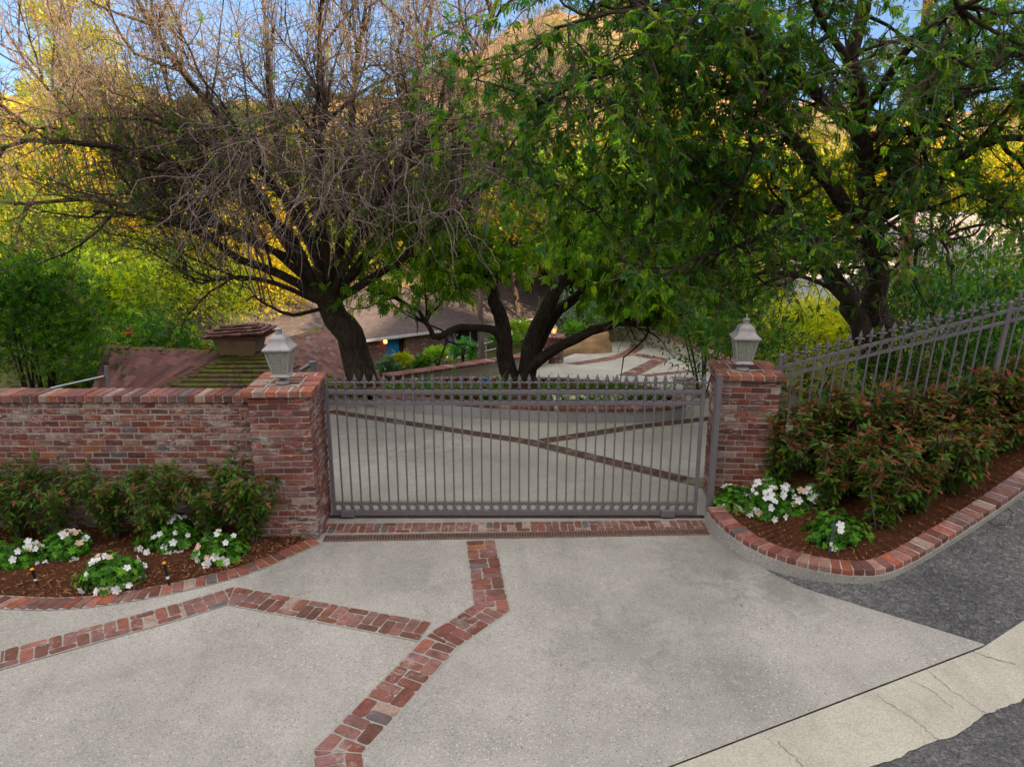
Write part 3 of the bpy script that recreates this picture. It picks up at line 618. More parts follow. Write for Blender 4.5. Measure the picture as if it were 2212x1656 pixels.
for x, y in q:
    a = RNG.uniform(0, 6.28); l = RNG.uniform(.02, .045) if y < 12 else RNG.uniform(.05, .1); z = float(Hf(x, y)) + .022; d = np.array([math.cos(a), math.sin(a), .15]); n_ = np.array([-math.sin(a), math.cos(a), .1])
    lt.add([(x, y, z), np.array([x, y, z]) + d * l * .5 + n_ * l * .28, np.array([x, y, z]) + d * l + (0, 0, .01), np.array([x, y, z]) + d * l * .5 - n_ * l * .28], [[0, 1, 2, 3]], [(.35, .22, .03), (.22, .08, .03), (.4, .3, .05)][RNG.integers(3)])
tag(lt.build('fallen_leaves', M['chip']), 'small yellow and brown fallen leaves scattered on the concrete', 'fallen leaves', kind='stuff')
# ================================================================= IRONWORK
def finial_mesh():
    m = MB(); lathe(m, [(0, 0), (.016, 0), (.016, .03), (.019, .034), (.019, .042), (.012, .048), (.014, .056), (.02, .06), (.02, .066), (.01, .072), (.011, .09), (.024, .12), (.02, .15), (.006, .178), (.007, .184), (.0065, .192), (.0, .196)], k=8)
    for sx in (-1, 1):
        p = np.array([(0, .072), (.018, .092), (.036, .1), (.048, .092), (.053, .076)]); P = np.stack([sx * p[:, 0], 0 * p[:, 0], p[:, 1]], -1); tubes(m, P, np.array([.014, .014, .013, .011, .004]), 5)
        tubes(m, P[:, [1, 0, 2]] * np.array([1, .55, 1]), np.array([.014, .014, .013, .011, .004]), 5)
    return m.mesh('finial', M['metal'], True)
FIN = finial_mesh()
def ring_mesh(r=.046, h=.012, t=.0085):
    m = MB(); n = 22; th = np.arange(n) * 2 * math.pi / n; V = []
    for rr, yy in ((r, -h), (r, h), (r - t, h), (r - t, -h)): V.append(np.stack([rr * np.cos(th), np.full(n, yy), rr * np.sin(th)], -1))
    V = np.concatenate(V); f = []
    for k in range(4):
        for i in range(n): f.append([k * n + i, k * n + (i + 1) % n, ((k + 1) % 4) * n + (i + 1) % n, ((k + 1) % 4) * n + i])
    m.add(V, f); return m.mesh('ring', M['metal'], True)
RING = ring_mesh()
def bar_mesh(h, r=.0095):
    m = MB(); brick(m, (0, 0, h / 2), (r, r, h / 2), None, (1, 1, 1), .002, 0); return m.mesh('picket', M['metal'])
gt = empty('iron_gate', (0, 8.0, 0), 'wide grey painted iron driveway gate with fleur finials and rings, closed between the brick pillars', 'gate')
gx0, gx1 = -2.17, 2.235; nb = 39; pit_ = (gx1 - gx0) / nb
for nm, z, h in (('top_rail', 1.6, .024), ('ring_rail', 1.463, .022), ('lower_ring_rail', .198, .018), ('bottom_rail', .075, .024)):
    m = MB(); brick(m, (0, 0, 0), ((gx1 - gx0) / 2 + .02, .02, h), None, (1, 1, 1), .003, 0); o = m.build(nm, M['metal'], gt); o.location = ((gx0 + gx1) / 2, 0, z)
for nm, x in (('end_stile', gx0), ('end_stile', gx1)):
    m = MB(); brick(m, (0, 0, 0), (.02, .024, .797), None, (1, 1, 1), .003, 0); o = m.build(nm, M['metal'], gt); o.location = (x, 0, .85)
PK = bar_mesh(1.56)
for i in range(1, nb):
    pk = inst_obj('picket', PK, gt, (gx0 + pit_ * i, -.012, .055)); inst_obj('finial', FIN, pk, (0, .012, 1.563))
for x in (gx0, gx1): inst_obj('finial', FIN, gt, (x, 0, 1.618))
for i in range(nb):
    for z, s_ in ((1.53, 1.), (.142, 1.)): inst_obj('ring', RING, gt, (gx0 + pit_ * (i + .5), -.004, z), scale=(s_, 1, .98))
for x in (-2.0, 1.9):
    m = MB(); brick(m, (0, 0, .075), (.085, .018, .045), None, (1, 1, 1), .004, 0); o = m.build('wheel_box', M['metal'], gt); o.location = (x, -.035, 0)
    m = MB(); th = rotz(0); lathe(m, [(0, -.012), (.035, -.012), (.04, -.006), (.04, .006), (.035, .012), (0, .012)], k=16); o = m.build('roller_wheel', M['metal'], gt, smooth=True); o.location = (x, -.0, .04); o.rotation_euler = (R(90), 0, 0)
# gate posts
gp = MB(); brick(gp, (0, 0, .9), (.032, .045, .9), None, (1, 1, 1), .004, 0); brick(gp, (0, 0, 1.806), (.036, .05, .006), None, (1, 1, 1), .002, 0)
o = tag(gp.build('gate_post', M['metal']), 'square grey iron post closing the gate against the right brick pillar', 'gate post'); o.location = (2.41, 8.0, 0)
gp = MB(); brick(gp, (0, 0, .85), (.03, .03, .87), None, (1, 1, 1), .004, 0); a = np.array([-.17, .05, 1.62]); b = np.array([0, 0, 1.72]); tubes(gp, np.stack([a, b]), np.array([.03, .03]), 4); brick(gp, (0.0, 0, 1.735), (.045, .04, .012), None, (1, 1, 1), .003, 0)
o = tag(gp.build('guide_post', M['metal']), 'small grey angled steel guide post behind the left pillar', 'gate post'); o.location = (-2.48, 8.62, .08)
# fence on the slope
F0 = np.array([3.2, 8.36, 1.80]); F1 = np.array([5.84, 8.12, 2.56]); fd = F1 - F0; sx_ = norm(fd[:2]); slope = fd[2] / np.linalg.norm(fd[:2])
fn = empty('iron_fence', tuple(F0 * (1, 1, 0)), 'grey iron picket fence with rings climbing the slope right of the gate', 'fence', rz=math.atan2(fd[1], fd[0]))
hp = .1215; NBF = 42; Lf = hp * NBF; lean = .045
for nm, dz_, h in (('top_rail', 0, .019), ('ring_rail', -.13, .019), ('bottom_rail', -1.45, .019)):
    m = MB(); Mx = np.array([[1, 0, 0], [0, 1, 0], [slope, 0, 1]]); brick(m, (0, 0, 0), (Lf / 2, .016, h), None, (1, 1, 1), .003, 0); me = m.mesh(nm, M['metal']); 
    for v in me.vertices: v.co.z += v.co.x * slope
    o = inst_obj(nm, me, fn, (Lf / 2 - .02, 0, F0[2] + dz_ + slope * Lf / 2))
BK = bar_mesh(1.62, .009)
for i in range(NBF):
    x = hp * (i + .6); z = F0[2] + slope * x
    if i in (20,): continue
    pk = inst_obj('picket', BK, fn, (x - lean * 1.55, -.012, z - 1.6), (0, lean, 0)); inst_obj('finial', FIN, pk, (0, .01, 1.62))
    if i not in (19, 20, 0): inst_obj('ring', RING, fn, (x - hp / 2 - .003, -.004, z - slope * hp / 2 - .065), (0, -.1, 0), (1.05, 1, 1.05))
for k, (x, e) in enumerate(((.0, .15), (hp * 20.6, .1), (hp * 41, .1))):
    z = F0[2] + slope * x; m = MB(); brick(m, (0, 0, 0), (.024, .024, .95), None, (1, 1, 1), .004, 0)
    lathe(m, [(.033, .95), (.033, .965), (.015, .985), (0, .99)], k=8); o = m.build('post', M['metal'], fn); o.location = (x, 0, z + e - .95); o.rotation_euler = (0, lean, 0)
# ================================================================= LANTERNS
M['glass'] = NT('seeded_glass'); g_ = M['glass']; nz = g_.noise(3, 4); gc = g_.mix(nz, (.28, .31, .27), (.42, .46, .41)); g_.fin(gc, .35, .5); g_.b.inputs['Alpha'].default_value = .42; M['glass'] = g_.m
M['bulb'] = m_plain('bulb_white', (.3, .25, .2), .4)
ge = NT('lit_glass'); ge.fin((.5, .3, .15), .4, .4); ge.b.inputs['Emission Color'].default_value = (1, .36, .09, 1); ge.b.inputs['Emission Strength'].default_value = .42; ge.b.inputs['Alpha'].default_value = .8; M['lit'] = ge.m
gb = NT('lit_bulb'); gb.fin((1, .7, .4)); gb.b.inputs['Emission Color'].default_value = (1, .6, .2, 1); gb.b.inputs['Emission Strength'].default_value = 9; M['litbulb'] = gb.m
def sqloft(mb, prof, col=(1, 1, 1)): lathe(mb, [(r * math.sqrt(2), z) for r, z in prof], k=4, rot=math.pi / 4, col=col)
def lantern(loc, rz, H, label, lit=False, bent=False, metal='lantern', group=None):
    s = H / .70; L_ = empty('pillar_lantern' if not lit else 'lit_lantern', loc, label, 'lantern', group, rz)
    def B(mb, name, mat, sm=False): o = mb.build(name, mat, L_, sm); o.scale = (s, s, s); return o
    m = MB(); lathe(m, [(0, .001), (.078, .001), (.08, .012), (.07, .022), (.066, .03), (.045, .04), (.032, .055), (.03, .075), (.045, .085), (.0, .086)], k=20); B(m, 'base', M[metal], True)
    m = MB(); sqloft(m, [(0, .082), (.105, .084), (.11, .092), (.1, .098), (.088, .118), (.08, .12), (0, .12)]); 
    zb, zt, rb, rt = .12, .385, .082, .132
    for sx in (-1, 1):
        for sy in (-1, 1):
            P = np.array([[sx * rb, sy * rb, zb], [sx * rt, sy * rt, zt]]); tubes(m, P, np.array([.009, .009]), 4)
    B(m, 'frame', M[metal])
    for k in range(4):
        g = MB(); Mx = rotz(k * math.pi / 2); v = np.array([[-rb, -rb + .004, zb], [rb, -rb + .004, zb], [rt, -rt + .004, zt], [-rt, -rt + .004, zt]]); v2 = v + (0, .004, 0); vv = np.concatenate([v, v2]) @ Mx.T
        g.add(vv, [[0, 1, 2, 3], [7, 6, 5, 4], [0, 4, 5, 1], [1, 5, 6, 2], [2, 6, 7, 3], [3, 7, 4, 0]]); B(g, 'glass_pane', M['lit'] if lit else M['glass'])
    m = MB(); sqloft(m, [(0, .383), (.148, .383), (.156, .39), (.159, .4), (.155, .412), (.143, .422), (.125, .437), (.108, .458), (.098, .48), (.092, .5), (.09, .515), (.08, .533), (.062, .55), (.045, .56), (0, .56)]); B(m, 'roof', M[metal])
    m = MB(); lathe(m, [(.036, .556), (.038, .56), (.036, .565), (.036, .607), (.04, .61), (.05, .614), (.03, .624), (.01, .632), (.007, .64), (.006, .68), (0, .69)], k=18); lathe(m, [(.037, .573), (.039, .576), (.037, .579)], k=18); B(m, 'chimney_cap', M[metal], True)
    m = MB()
    for k in range(3):
        a = k * 2.09; lathe(m, [(.011, .12), (.011, .22), (.014, .225), (.014, .27), (.006, .31), (0, .315)], (.035 * math.cos(a), .035 * math.sin(a), 0), k=8)
    B(m, 'candle_bulbs', M['litbulb'] if lit else M['bulb'], True)
    return L_
lantern((-2.575, 7.72, HP), R(2), .70, 'grey four sided lantern on the left gate pillar, in front of the shingle roof')
lantern((2.79, 8.36, HP), R(-6), .70, 'grey four sided lantern on the right gate pillar, in front of the shrubs')
# ================================================================= VEGETATION
def perp(d):
    r = RNG.normal(size=d.shape); r -= d * (r * d).sum(-1, keepdims=True); return norm(r)
def rough(P, amp):
    P = np.array(P, float); P[1:-1] += RNG.normal(0, amp, (len(P) - 2, 3)); return P
def dense(P, K):
    P = np.array(P, float); n = len(P); t = np.linspace(0, n - 1, K); i = np.clip(t.astype(int), 0, n - 2); f = (t - i)[:, None]
    p0 = P[np.clip(i - 1, 0, n - 1)]; p1 = P[i]; p2 = P[i + 1]; p3 = P[np.clip(i + 2, 0, n - 1)]
    return .5 * ((2 * p1) + (-p0 + p2) * f + (2 * p0 - 5 * p1 + 4 * p2 - p3) * f ** 2 + (-p0 + 3 * p1 - 3 * p2 + p3) * f ** 3)
def grow(PP, PR, n, lr, rr, K=6, wt=.6, wp=1., up=(0, 0, .2), curl=.25, grav=(0, 0, 0), tmin=.2, tip=.25, bias=1.):
    N, KK, _ = PP.shape; L = np.linalg.norm(np.diff(PP, axis=1), axis=2).sum(1); i = RNG.choice(N, n, p=L / L.sum()); t = (tmin + (1 - tmin) * RNG.random(n) ** bias) * (KK - 1.001); k = t.astype(int); f = (t - k)[:, None]
    st = PP[i, k] * (1 - f) + PP[i, k + 1] * f; T = norm(PP[i, k + 1] - PP[i, k]); r0 = np.minimum(PR[i, k] * .8, rr * RNG.uniform(.7, 1.3, n))
    d = norm(T * wt + perp(T) * wp * RNG.uniform(.5, 1.2, (n, 1)) + np.array(up)); ln = RNG.uniform(*lr, n) / (K - 1); P = np.empty((n, K, 3)); P[:, 0] = st
    for j in range(1, K):
        d = norm(d + RNG.normal(0, curl, (n, 3)) + np.array(grav)); P[:, j] = P[:, j - 1] + d * ln[:, None]
    Rr = r0[:, None] * np.linspace(1, tip, K)[None]; return P, Rr
def limbs_from(spec, K=14):
    PP = []; PR = []
    for pts, r0, r1 in spec:
        P = np.array([PY(a, b, c) for a, b, c in pts]); P = dense(P, K); P[1:] += RNG.normal(0, r0 * .12, P[1:].shape); PP.append(P); PR.append(np.linspace(r0, r1, K))
    return np.array(PP), np.array(PR)
# leaf templates: length along +x, face normal +z
def T_leaf(l=1., w=.34, fold=.12, droop=.15):
    v = [(0, 0, 0), (.33 * l, w / 2, fold * w), (.72 * l, w * .42, fold * w - droop * .4), (l, 0, -droop), (.72 * l, -w * .42, fold * w - droop * .4), (.33 * l, -w / 2, fold * w), (.5 * l, 0, -.02)]
    return np.array(v), np.array([[0, 6, 2, 1], [6, 3, 2, 2], [0, 5, 4, 6], [6, 4, 3, 3]])[[0, 2]], np.array([[6, 3, 2], [6, 4, 3]])
def T_dia(l=1., w=.4):
    return np.array([(0, 0, 0), (.45 * l, w / 2, .05), (l, 0, -.05), (.45 * l, -w / 2, .05)]), np.array([[0, 3, 2, 1]]), None
def combine(parts):
    V, F4, F3, n = [], [], [], 0
    for v, f4, f3 in parts:
        V.append(v); 
        if f4 is not None: F4.append(f4 + n)
        if f3 is not None: F3.append(f3 + n)
        n += len(v)
    return np.concatenate(V), np.concatenate(F4) if F4 else None, np.concatenate(F3) if F3 else None
def rx_(v, Mx, o=(0, 0, 0), s=1.): return (v * s) @ np.asarray(Mx).T + np.asarray(o)
def eul(x, y, z): return np.array(Matrix.Rotation(z, 3, 'Z') @ Matrix.Rotation(y, 3, 'Y') @ Matrix.Rotation(x, 3, 'X'))
def T_pinnate(n=5, droop=.5):
    P = []; 
    for i in range(n):
        t = .25 + .75 * i / n; x = t * math.cos(droop * t * .6); z = -math.sin(droop * t) * t * .6
        for s in (-1, 1): v, f, g = T_dia(.4, .18); P.append((rx_(v, eul(s * .35, .35 + droop * t * .5, s * 1.05), (x, 0, z)), f, g))
    v, f, g = T_dia(.4, .18); P.append((rx_(v, eul(0, .4 + droop * .6, 0), (math.cos(droop * .6), 0, -math.sin(droop) * .6)), f, g)); return combine(P)
def T_whorl(n=6, tilt=.35, leaf=None, jit=.25, w=.34, rs=None):
    rs = rs or random; P = []
    for i in range(n):
        v, f, g = leaf or T_leaf(1., w); P.append((rx_(v, eul(rs.uniform(-.3, .3), -tilt + rs.uniform(-jit, jit), i * 6.283 / n + rs.uniform(-.2, .2)), (0, 0, 0), rs.uniform(.75, 1.1)), f, g))
    return combine(P)
def frames(d, roll=None, upv=(0, 0, 1)):
    d = norm(d); u = np.tile(np.array(upv, float), (len(d), 1)) + RNG.normal(0, .35, d.shape); y = norm(np.cross(u, d)); z = np.cross(d, y)
    if roll is not None: c, s = np.cos(roll)[:, None], np.sin(roll)[:, None]; y, z = y * c + z * s, z * c - y * s
    return np.stack([d, y, z], -1)
def inst(mb, T, O, Fr, S_, C):
    v, f4, f3 = T; N = len(O); m = len(v); V = np.einsum('nij,mj->nmi', Fr, v) * np.asarray(S_)[:, None, None] + O[:, None]
    n0 = mb.n; mb.V.append(V.reshape(-1, 3)); C = np.asarray(C, float)
    mb.C.append(np.repeat(C, m, 0)); o = (np.arange(N) * m)[:, None, None] + n0
    if f4 is not None: mb.F[4].append((f4[None] + o).reshape(-1, 4))
    if f3 is not None: mb.F[3].append((f3[None] + o).reshape(-1, 3))
    mb.n += N * m
def pal(n, cols, var=.25, wts=None):
    cols = np.array(cols, float); c = cols[RNG.choice(len(cols), n, p=wts)]; return c * RNG.uniform(1 - var, 1 + var, (n, 1))
def sample_on(PP, n, tmin=.3):
    N, K, _ = PP.shape; i = RNG.integers(0, N, n); t = RNG.uniform(tmin, .999, n) * (K - 1); k = t.astype(int); f = (t - k)[:, None]
    return PP[i, k] * (1 - f) + PP[i, k + 1] * f, norm(PP[i, k + 1] - PP[i, k])
G_ = {'g': [(.06, .15, .008), (.1, .22, .01), (.035, .1, .006)], 'y': [(.24, .28, .01), (.15, .24, .01), (.36, .3, .02)], 'd': [(.02, .065, .01), (.035, .1, .012), (.03, .1, .025)], 's': [(.1, .17, .13), (.07, .13, .09), (.14, .2, .16)]}
# ---------------------------------------------------------------- bare tree left
bt = empty('bare_tree', tuple(PY(768, 850, 15.2)), 'large leafless tree with a dense haze of grey twigs left of the gate', 'tree'); o0 = np.array(bt.location)
sp = [([(786, 850, 15.2), (775, 790, 15.2), (757, 735, 15.1), (730, 690, 15), (706, 655, 15), (700, 610, 15)], .34, .25)]
tr, trr = limbs_from(sp, 12); trr[0, :3] *= np.array([1.25, 1.1, 1.03])
sp = [([(702, 655, 15), (620, 600, 14.6), (520, 560, 14.2), (430, 500, 13.8), (330, 470, 13.4), (200, 455, 13.2)], .15, .03),
      ([(700, 650, 15), (640, 560, 14.8), (560, 430, 14.2), (480, 330, 13.8), (400, 290, 13.4), (260, 235, 13)], .17, .03),
      ([(700, 640, 15), (690, 540, 15.2), (640, 430, 15.4), (600, 330, 15.5), (580, 150, 15.6), (565, -60, 15.6)], .16, .03),
      ([(712, 640, 15), (735, 520, 14.8), (745, 400, 14.6), (762, 280, 14.4), (765, 200, 14.4), (800, -70, 14.2)], .16, .035),
      ([(715, 645, 15), (790, 560, 15.4), (880, 490, 15.8), (960, 420, 16.2), (1060, 360, 16.5), (1240, 280, 17)], .15, .03),
      ([(718, 640, 15), (800, 540, 15), (850, 430, 15), (880, 300, 15), (905, 150, 15), (950, -60, 15)], .14, .03),
      ([(722, 650, 15), (850, 570, 14.6), (930, 500, 14.2), (1040, 410, 13.8), (1130, 310, 13.5), (1200, 150, 13.4)], .13, .03),
      ([(690, 668, 15), (640, 680, 14.8), (605, 672, 14.6), (572, 655, 14.5), (545, 640, 14.4), (530, 652, 14.3)], .06, .015),
      ([(695, 655, 15), (610, 618, 15.2), (540, 600, 15.3), (480, 602, 15.4), (430, 612, 15.5), (395, 596, 15.5)], .09, .02),
      ([(700, 645, 15), (600, 480, 14.2), (450, 390, 13.4), (250, 320, 12.6), (100, 300, 12.2), (-60, 330, 12)], .14, .03),
      ([(700, 640, 15), (560, 520, 15.4), (380, 470, 15.8), (200, 430, 16), (40, 440, 16.2), (-80, 420, 16)], .12, .03),
      ([(705, 640, 15), (660, 500, 14), (560, 360, 13.2), (430, 200, 13), (330, 60, 12.8), (250, -80, 12.8)], .13, .03),
      ([(712, 640, 15), (700, 500, 14), (690, 380, 13.4), (700, 260, 13), (690, 120, 12.9), (700, -80, 12.8)], .12, .03),
      ([(715, 640, 15), (780, 500, 14), (850, 380, 13.3), (960, 260, 12.9), (1040, 120, 12.7), (1090, -60, 12.6)], .12, .03),
      ([(640, 560, 14.8), (500, 500, 14.8), (330, 400, 14.8), (200, 280, 14.6), (90, 180, 14.4), (10, 60, 14.2)], .09, .02)]
LB, LR = limbs_from(sp, 14); LR *= .72
wood = MB(); tubes(wood, tr - o0, trr, 12); tubes(wood, LB - o0, LR, 8)
b1, r1 = grow(LB, LR, 210, (1.2, 2.8), .03, 8, .7, .9, (0, 0, .35), .2, (0, 0, .04)); tubes(wood, b1 - o0, r1, 5)
wood.build('trunk', M['bark_dark'], bt, True)
tw = MB(); A1 = np.concatenate([b1]); 
topm = LB[:, :, :]
b2, r2 = grow(b1, r1, 2100, (.7, 1.7), .0105, 7, .6, .9, (0, 0, .3), .22, (0, 0, .02), .1); 
bup, rup = grow(LB, LR, 200, (1.6, 3.2), .015, 8, .2, .25, (0, 0, 1.2), .07, (0, 0, .05), .45)     # upright water shoots
b3, r3 = grow(b2, r2, 16500, (.3, .95), 0.0056, 5, .5, 1.1, (0, 0, .1), .36, (0, 0, -.03), .05)
b3u, r3u = grow(bup, rup, 2600, (.3, .9), .006, 5, .8, .5, (0, 0, .6), .15, (0, 0, .03), .2)
c_ = lambda n, a: a * RNG.uniform(.7, 1.2, (n, 1)) * np.array([[1, 1, 1.]])
tubes(tw, b2 - o0, r2, 4, c_(2100, .75)); tubes(tw, bup - o0, rup, 5, c_(200, .8)); tubes(tw, b3 - o0, r3, 3, c_(16500, .85)); tubes(tw, b3u - o0, r3u, 3, c_(2600, .9))
# pale drooping twigs on the near side
front = np.array([PY(RNG.uniform(430, 1120), RNG.uniform(240, 470), RNG.uniform(12.2, 13.6)) for _ in range(170)])
fP = np.stack([front, front + RNG.normal(0, .3, front.shape)], 1); fP = np.concatenate([fP[:, :1], fP[:, 1:]], 1); fK = np.stack([fP[:, 0] * (1 - t) + fP[:, 1] * t for t in np.linspace(0, 1, 5)], 1)
bd, rd = grow(fK, np.full(fK.shape[:2], .03), 620, (.7, 1.9), .0105, 9, .2, 1.1, (0, -.3, -.1), .3, (0, 0, -.16), .0, .4); tubes(tw, bd - o0, rd, 4, c_(620, 1.5))
bd2, rd2 = grow(bd, rd, 1500, (.2, .7), .006, 5, .6, .9, (0, 0, -.1), .35, (0, 0, -.05)); tubes(tw, bd2 - o0, rd2, 3, c_(1500, 1.25))
tw.build('twigs', M['twig'], bt)
lf = MB(); p, d = sample_on(np.concatenate([b3[:, -2:], b3[:, -3:-1]]), 5500); q = ~inpx(p, (740, 660, 1100, 1000, .9)); p, d = p[q], d[q]; lo_ = p[:, 2] < 6.5
TU = T_whorl(5, -.1, T_dia(1, .42)); inst(lf, TU, p - o0, frames(d), RNG.uniform(.03, .075, len(p)) * np.where(lo_, 1.2, .7), pal(len(p), [(.13, .2, .02), (.2, .2, .03), (.07, .16, .02), (.25, .17, .04)]))
q = (p[:, 2] < 5.2); p, d = p[q], d[q]; p = p + RNG.normal(0, .12, p.shape)
inst(lf, TU, p - o0, frames(d), RNG.uniform(.06, .11, len(p)), pal(len(p), G_['g'] + [(.1, .2, .03)]))
lf.build('leaf_buds', M['leaf'], bt)
# ---------------------------------------------------------------- green multi-stem tree
gtree = empty('multi_stem_tree', tuple(PY(1122, 850, 16.2)), 'green tree with several leaning dark trunks and hanging bright foliage, standing in the middle planter', 'tree'); o0 = np.array(gtree.location)
sp = [([(1108, 850, 16.2), (1100, 790, 16.2), (1088, 725, 16.1), (1073, 665, 16), (1056, 612, 16), (1040, 540, 16), (1015, 440, 15.8), (985, 330, 15.6)], .27, .06),
      ([(1130, 850, 16.2), (1138, 790, 16.2), (1160, 715, 16.2), (1190, 650, 16.2), (1222, 603, 16.3), (1296, 592, 16.4), (1328, 560, 16.4), (1322, 480, 16.4), (1290, 380, 16.2)], .28, .07),
      ([(1128, 830, 16.3), (1165, 730, 16.5), (1212, 668, 16.7), (1262, 628, 16.8), (1330, 575, 17), (1390, 480, 17.2), (1430, 380, 17.4)], .2, .05),
      ([(1140, 800, 16.1), (1175, 768, 16), (1240, 733, 15.9), (1300, 708, 15.8), (1350, 695, 15.8), (1400, 699, 15.8), (1432, 690, 15.7), (1480, 655, 15.6), (1540, 640, 15.5)], .16, .04),
      ([(1098, 775, 16.1), (1085, 735, 16), (1062, 713, 15.9), (1005, 706, 15.8), (968, 714, 15.7), (944, 734, 15.6), (928, 704, 15.6), (900, 670, 15.5), (850, 640, 15.5)], .13, .035),
      ([(1222, 603, 16.3), (1230, 520, 16), (1210, 420, 15.6), (1180, 330, 15.2)], .1, .03), ([(1296, 592, 16.4), (1310, 640, 16), (1360, 560, 15.4), (1450, 500, 15), (1560, 450, 14.6)], .09, .03),
      ([(1056, 612, 16), (980, 540, 15.6), (900, 500, 15.2), (830, 520, 15)], .08, .025), ([(1400, 699, 15.8), (1420, 620, 16.4), (1440, 560, 17), (1480, 520, 17.4)], .07, .02), ([(1350, 695, 15.8), (1370, 640, 16.2), (1395, 600, 16.4), (1400, 560, 16.8)], .06, .02)]
GB, GR = limbs_from(sp, 16); wood = MB(); GR *= .88; GR[:3, 0] *= 1.25; tubes(wood, GB - o0, GR, 10)
g1, gr1 = grow(GB, GR, 170, (.9, 2.), .03, 7, .5, 1., (0, 0, .3), .25, (0, 0, -.01), .45); tubes(wood, g1 - o0, gr1, 5)
g2, gr2 = grow(g1, gr1, 1300, (.5, 1.2), .01, 6, .5, 1., (0, 0, .0), .25, (0, 0, -.08), .2); q = ~inpx(g2[:, -1], (740, 660, 1075, 1000, .93), (1060, 640, 1235, 1000, .9), (1180, 690, 1900, 1000, .9)); g2, gr2 = g2[q], gr2[q]; tubes(wood, g2 - o0, gr2, 3); wood.build('trunk', M['bark_dark'], gtree, True)
cr = MB(); p, d = sample_on(g2, 22000, .05); q = ~inpx(p, (0, 670, 1070, 1000, .92), (1060, 640, 1235, 1000, .93), (1180, 700, 1900, 1000, .93), (840, 640, 1060, 690, .5), (1100, 610, 1230, 700, .7)); p, d = p[q], d[q]; d = norm(d * .5 + RNG.normal(0, .5, d.shape) + np.array([0, -.1, -.5])); inst(cr, T_pinnate(4, .5), p - o0, frames(d), RNG.uniform(.12, .21, len(p)), pal(len(p), [(.15, .34, .01), (.24, .42, .012), (.09, .22, .01), (.36, .44, .018), (.1, .26, .015)]))
cr.build('crown', M['leaf'], gtree)
# ---------------------------------------------------------------- big tree right
bg_ = empty('shade_tree', tuple(PY(1888, 780, 10.6)), 'big dark green shade tree whose thick trunk stands behind the sloping fence', 'tree'); o0 = np.array(bg_.location)
sp = [([(1885, 800, 10.6), (1886, 740, 10.6), (1885, 690, 10.6), (1892, 630, 10.6), (1893, 560, 10.6), (1885, 470, 10.5), (1872, 370, 10.4), (1852, 270, 10.2), (1842, 150, 10), (1860, 0, 9.8), (1870, -120, 9.6)], .3, .1),
      ([(1872, 740, 10.5), (1858, 700, 10.5), (1832, 640, 10.4), (1800, 595, 10.3), (1765, 535, 10.2), (1700, 480, 10), (1640, 440, 9.8), (1590, 420, 9.7), (1572, 395, 9.6), (1545, 425, 9.5)], .24, .06),
      ([(1888, 500, 10.5), (1810, 420, 10.2), (1740, 335, 10), (1680, 260, 9.8), (1640, 200, 9.7), (1580, 150, 9.5), (1540, 60, 9.4), (1500, -60, 9.2)], .16, .05),
      ([(1872, 370, 10.4), (1850, 290, 10.2), (1800, 230, 9.8), (1730, 165, 9.4), (1680, 105, 9.2), (1600, 90, 9), (1560, 110, 8.9)], .14, .04),
      ([(1880, 295, 10.3), (1940, 290, 10.1), (2010, 267, 9.9), (2060, 235, 9.8), (2130, 150, 9.7), (2230, 90, 9.6)], .1, .05),
      ([(1885, 440, 10.5), (1950, 350, 10.6), (2005, 260, 10.7), (2025, 160, 10.7), (2060, 120, 10.7), (2220, 110, 10.6)], .13, .05),
      ([(1890, 480, 10.5), (1990, 420, 10.2), (2090, 330, 9.9), (2180, 300, 9.7), (2300, 310, 9.6)], .1, .05),
      ([(1640, 200, 9.7), (1520, 180, 9.3), (1400, 150, 9), (1280, 170, 8.8), (1150, 230, 8.6)], .06, .02), ([(1590, 420, 9.7), (1480, 400, 9.4), (1370, 420, 9.2), (1270, 460, 9)], .05, .02),
      ([(1700, 480, 10), (1600, 530, 9.6), (1500, 560, 9.4), (1420, 600, 9.3)], .05, .02), ([(1680, 105, 9.2), (1550, 40, 8.8), (1380, 20, 8.5), (1200, 60, 8.3)], .06, .02),
      ([(1852, 270, 10.2), (1950, 120, 9.4), (2050, 30, 8.8), (2200, -40, 8.4)], .09, .03), ([(1885, 560, 10.6), (1960, 540, 10), (2060, 500, 9.6), (2160, 480, 9.4)], .06, .02), ([(1842, 150, 10), (1780, 50, 9.6), (1720, -60, 9.2)], .08, .04), ([(1832, 640, 10.4), (1740, 600, 10), (1640, 590, 9.7), (1560, 620, 9.6)], .05, .02)]
SB, SR = limbs_from(sp, 18); wood = MB(); SR *= .72; SR[0, :3] *= np.array([1.3, 1.15, 1.05]); tubes(wood, SB - o0, SR, 12)
s1, sr1 = grow(SB, SR, 240, (.7, 1.9), .032, 8, .4, 1., (0, -.05, .1), .33, (0, 0, .0), .25); tubes(wood, s1 - o0, sr1, 6)
wood.build('trunk', M['bark'], bg_, True)
s2, sr2 = grow(s1, sr1, 1700, (.4, 1.1), .009, 6, .4, 1., (0, -.05, -.05), .3, (0, 0, -.08), .1); s3, sr3 = grow(s2, sr2, 1400, (.2, .6), .004, 5, .4, 1., (0, 0, 0), .4, (0, 0, -.05), .1); w2 = MB(); tubes(w2, s2 - o0, sr2, 4, c_(1700, .8)); tubes(w2, s3 - o0, sr3, 3, c_(1400, 1.2)); w2.build('twigs', M['twig'], bg_)
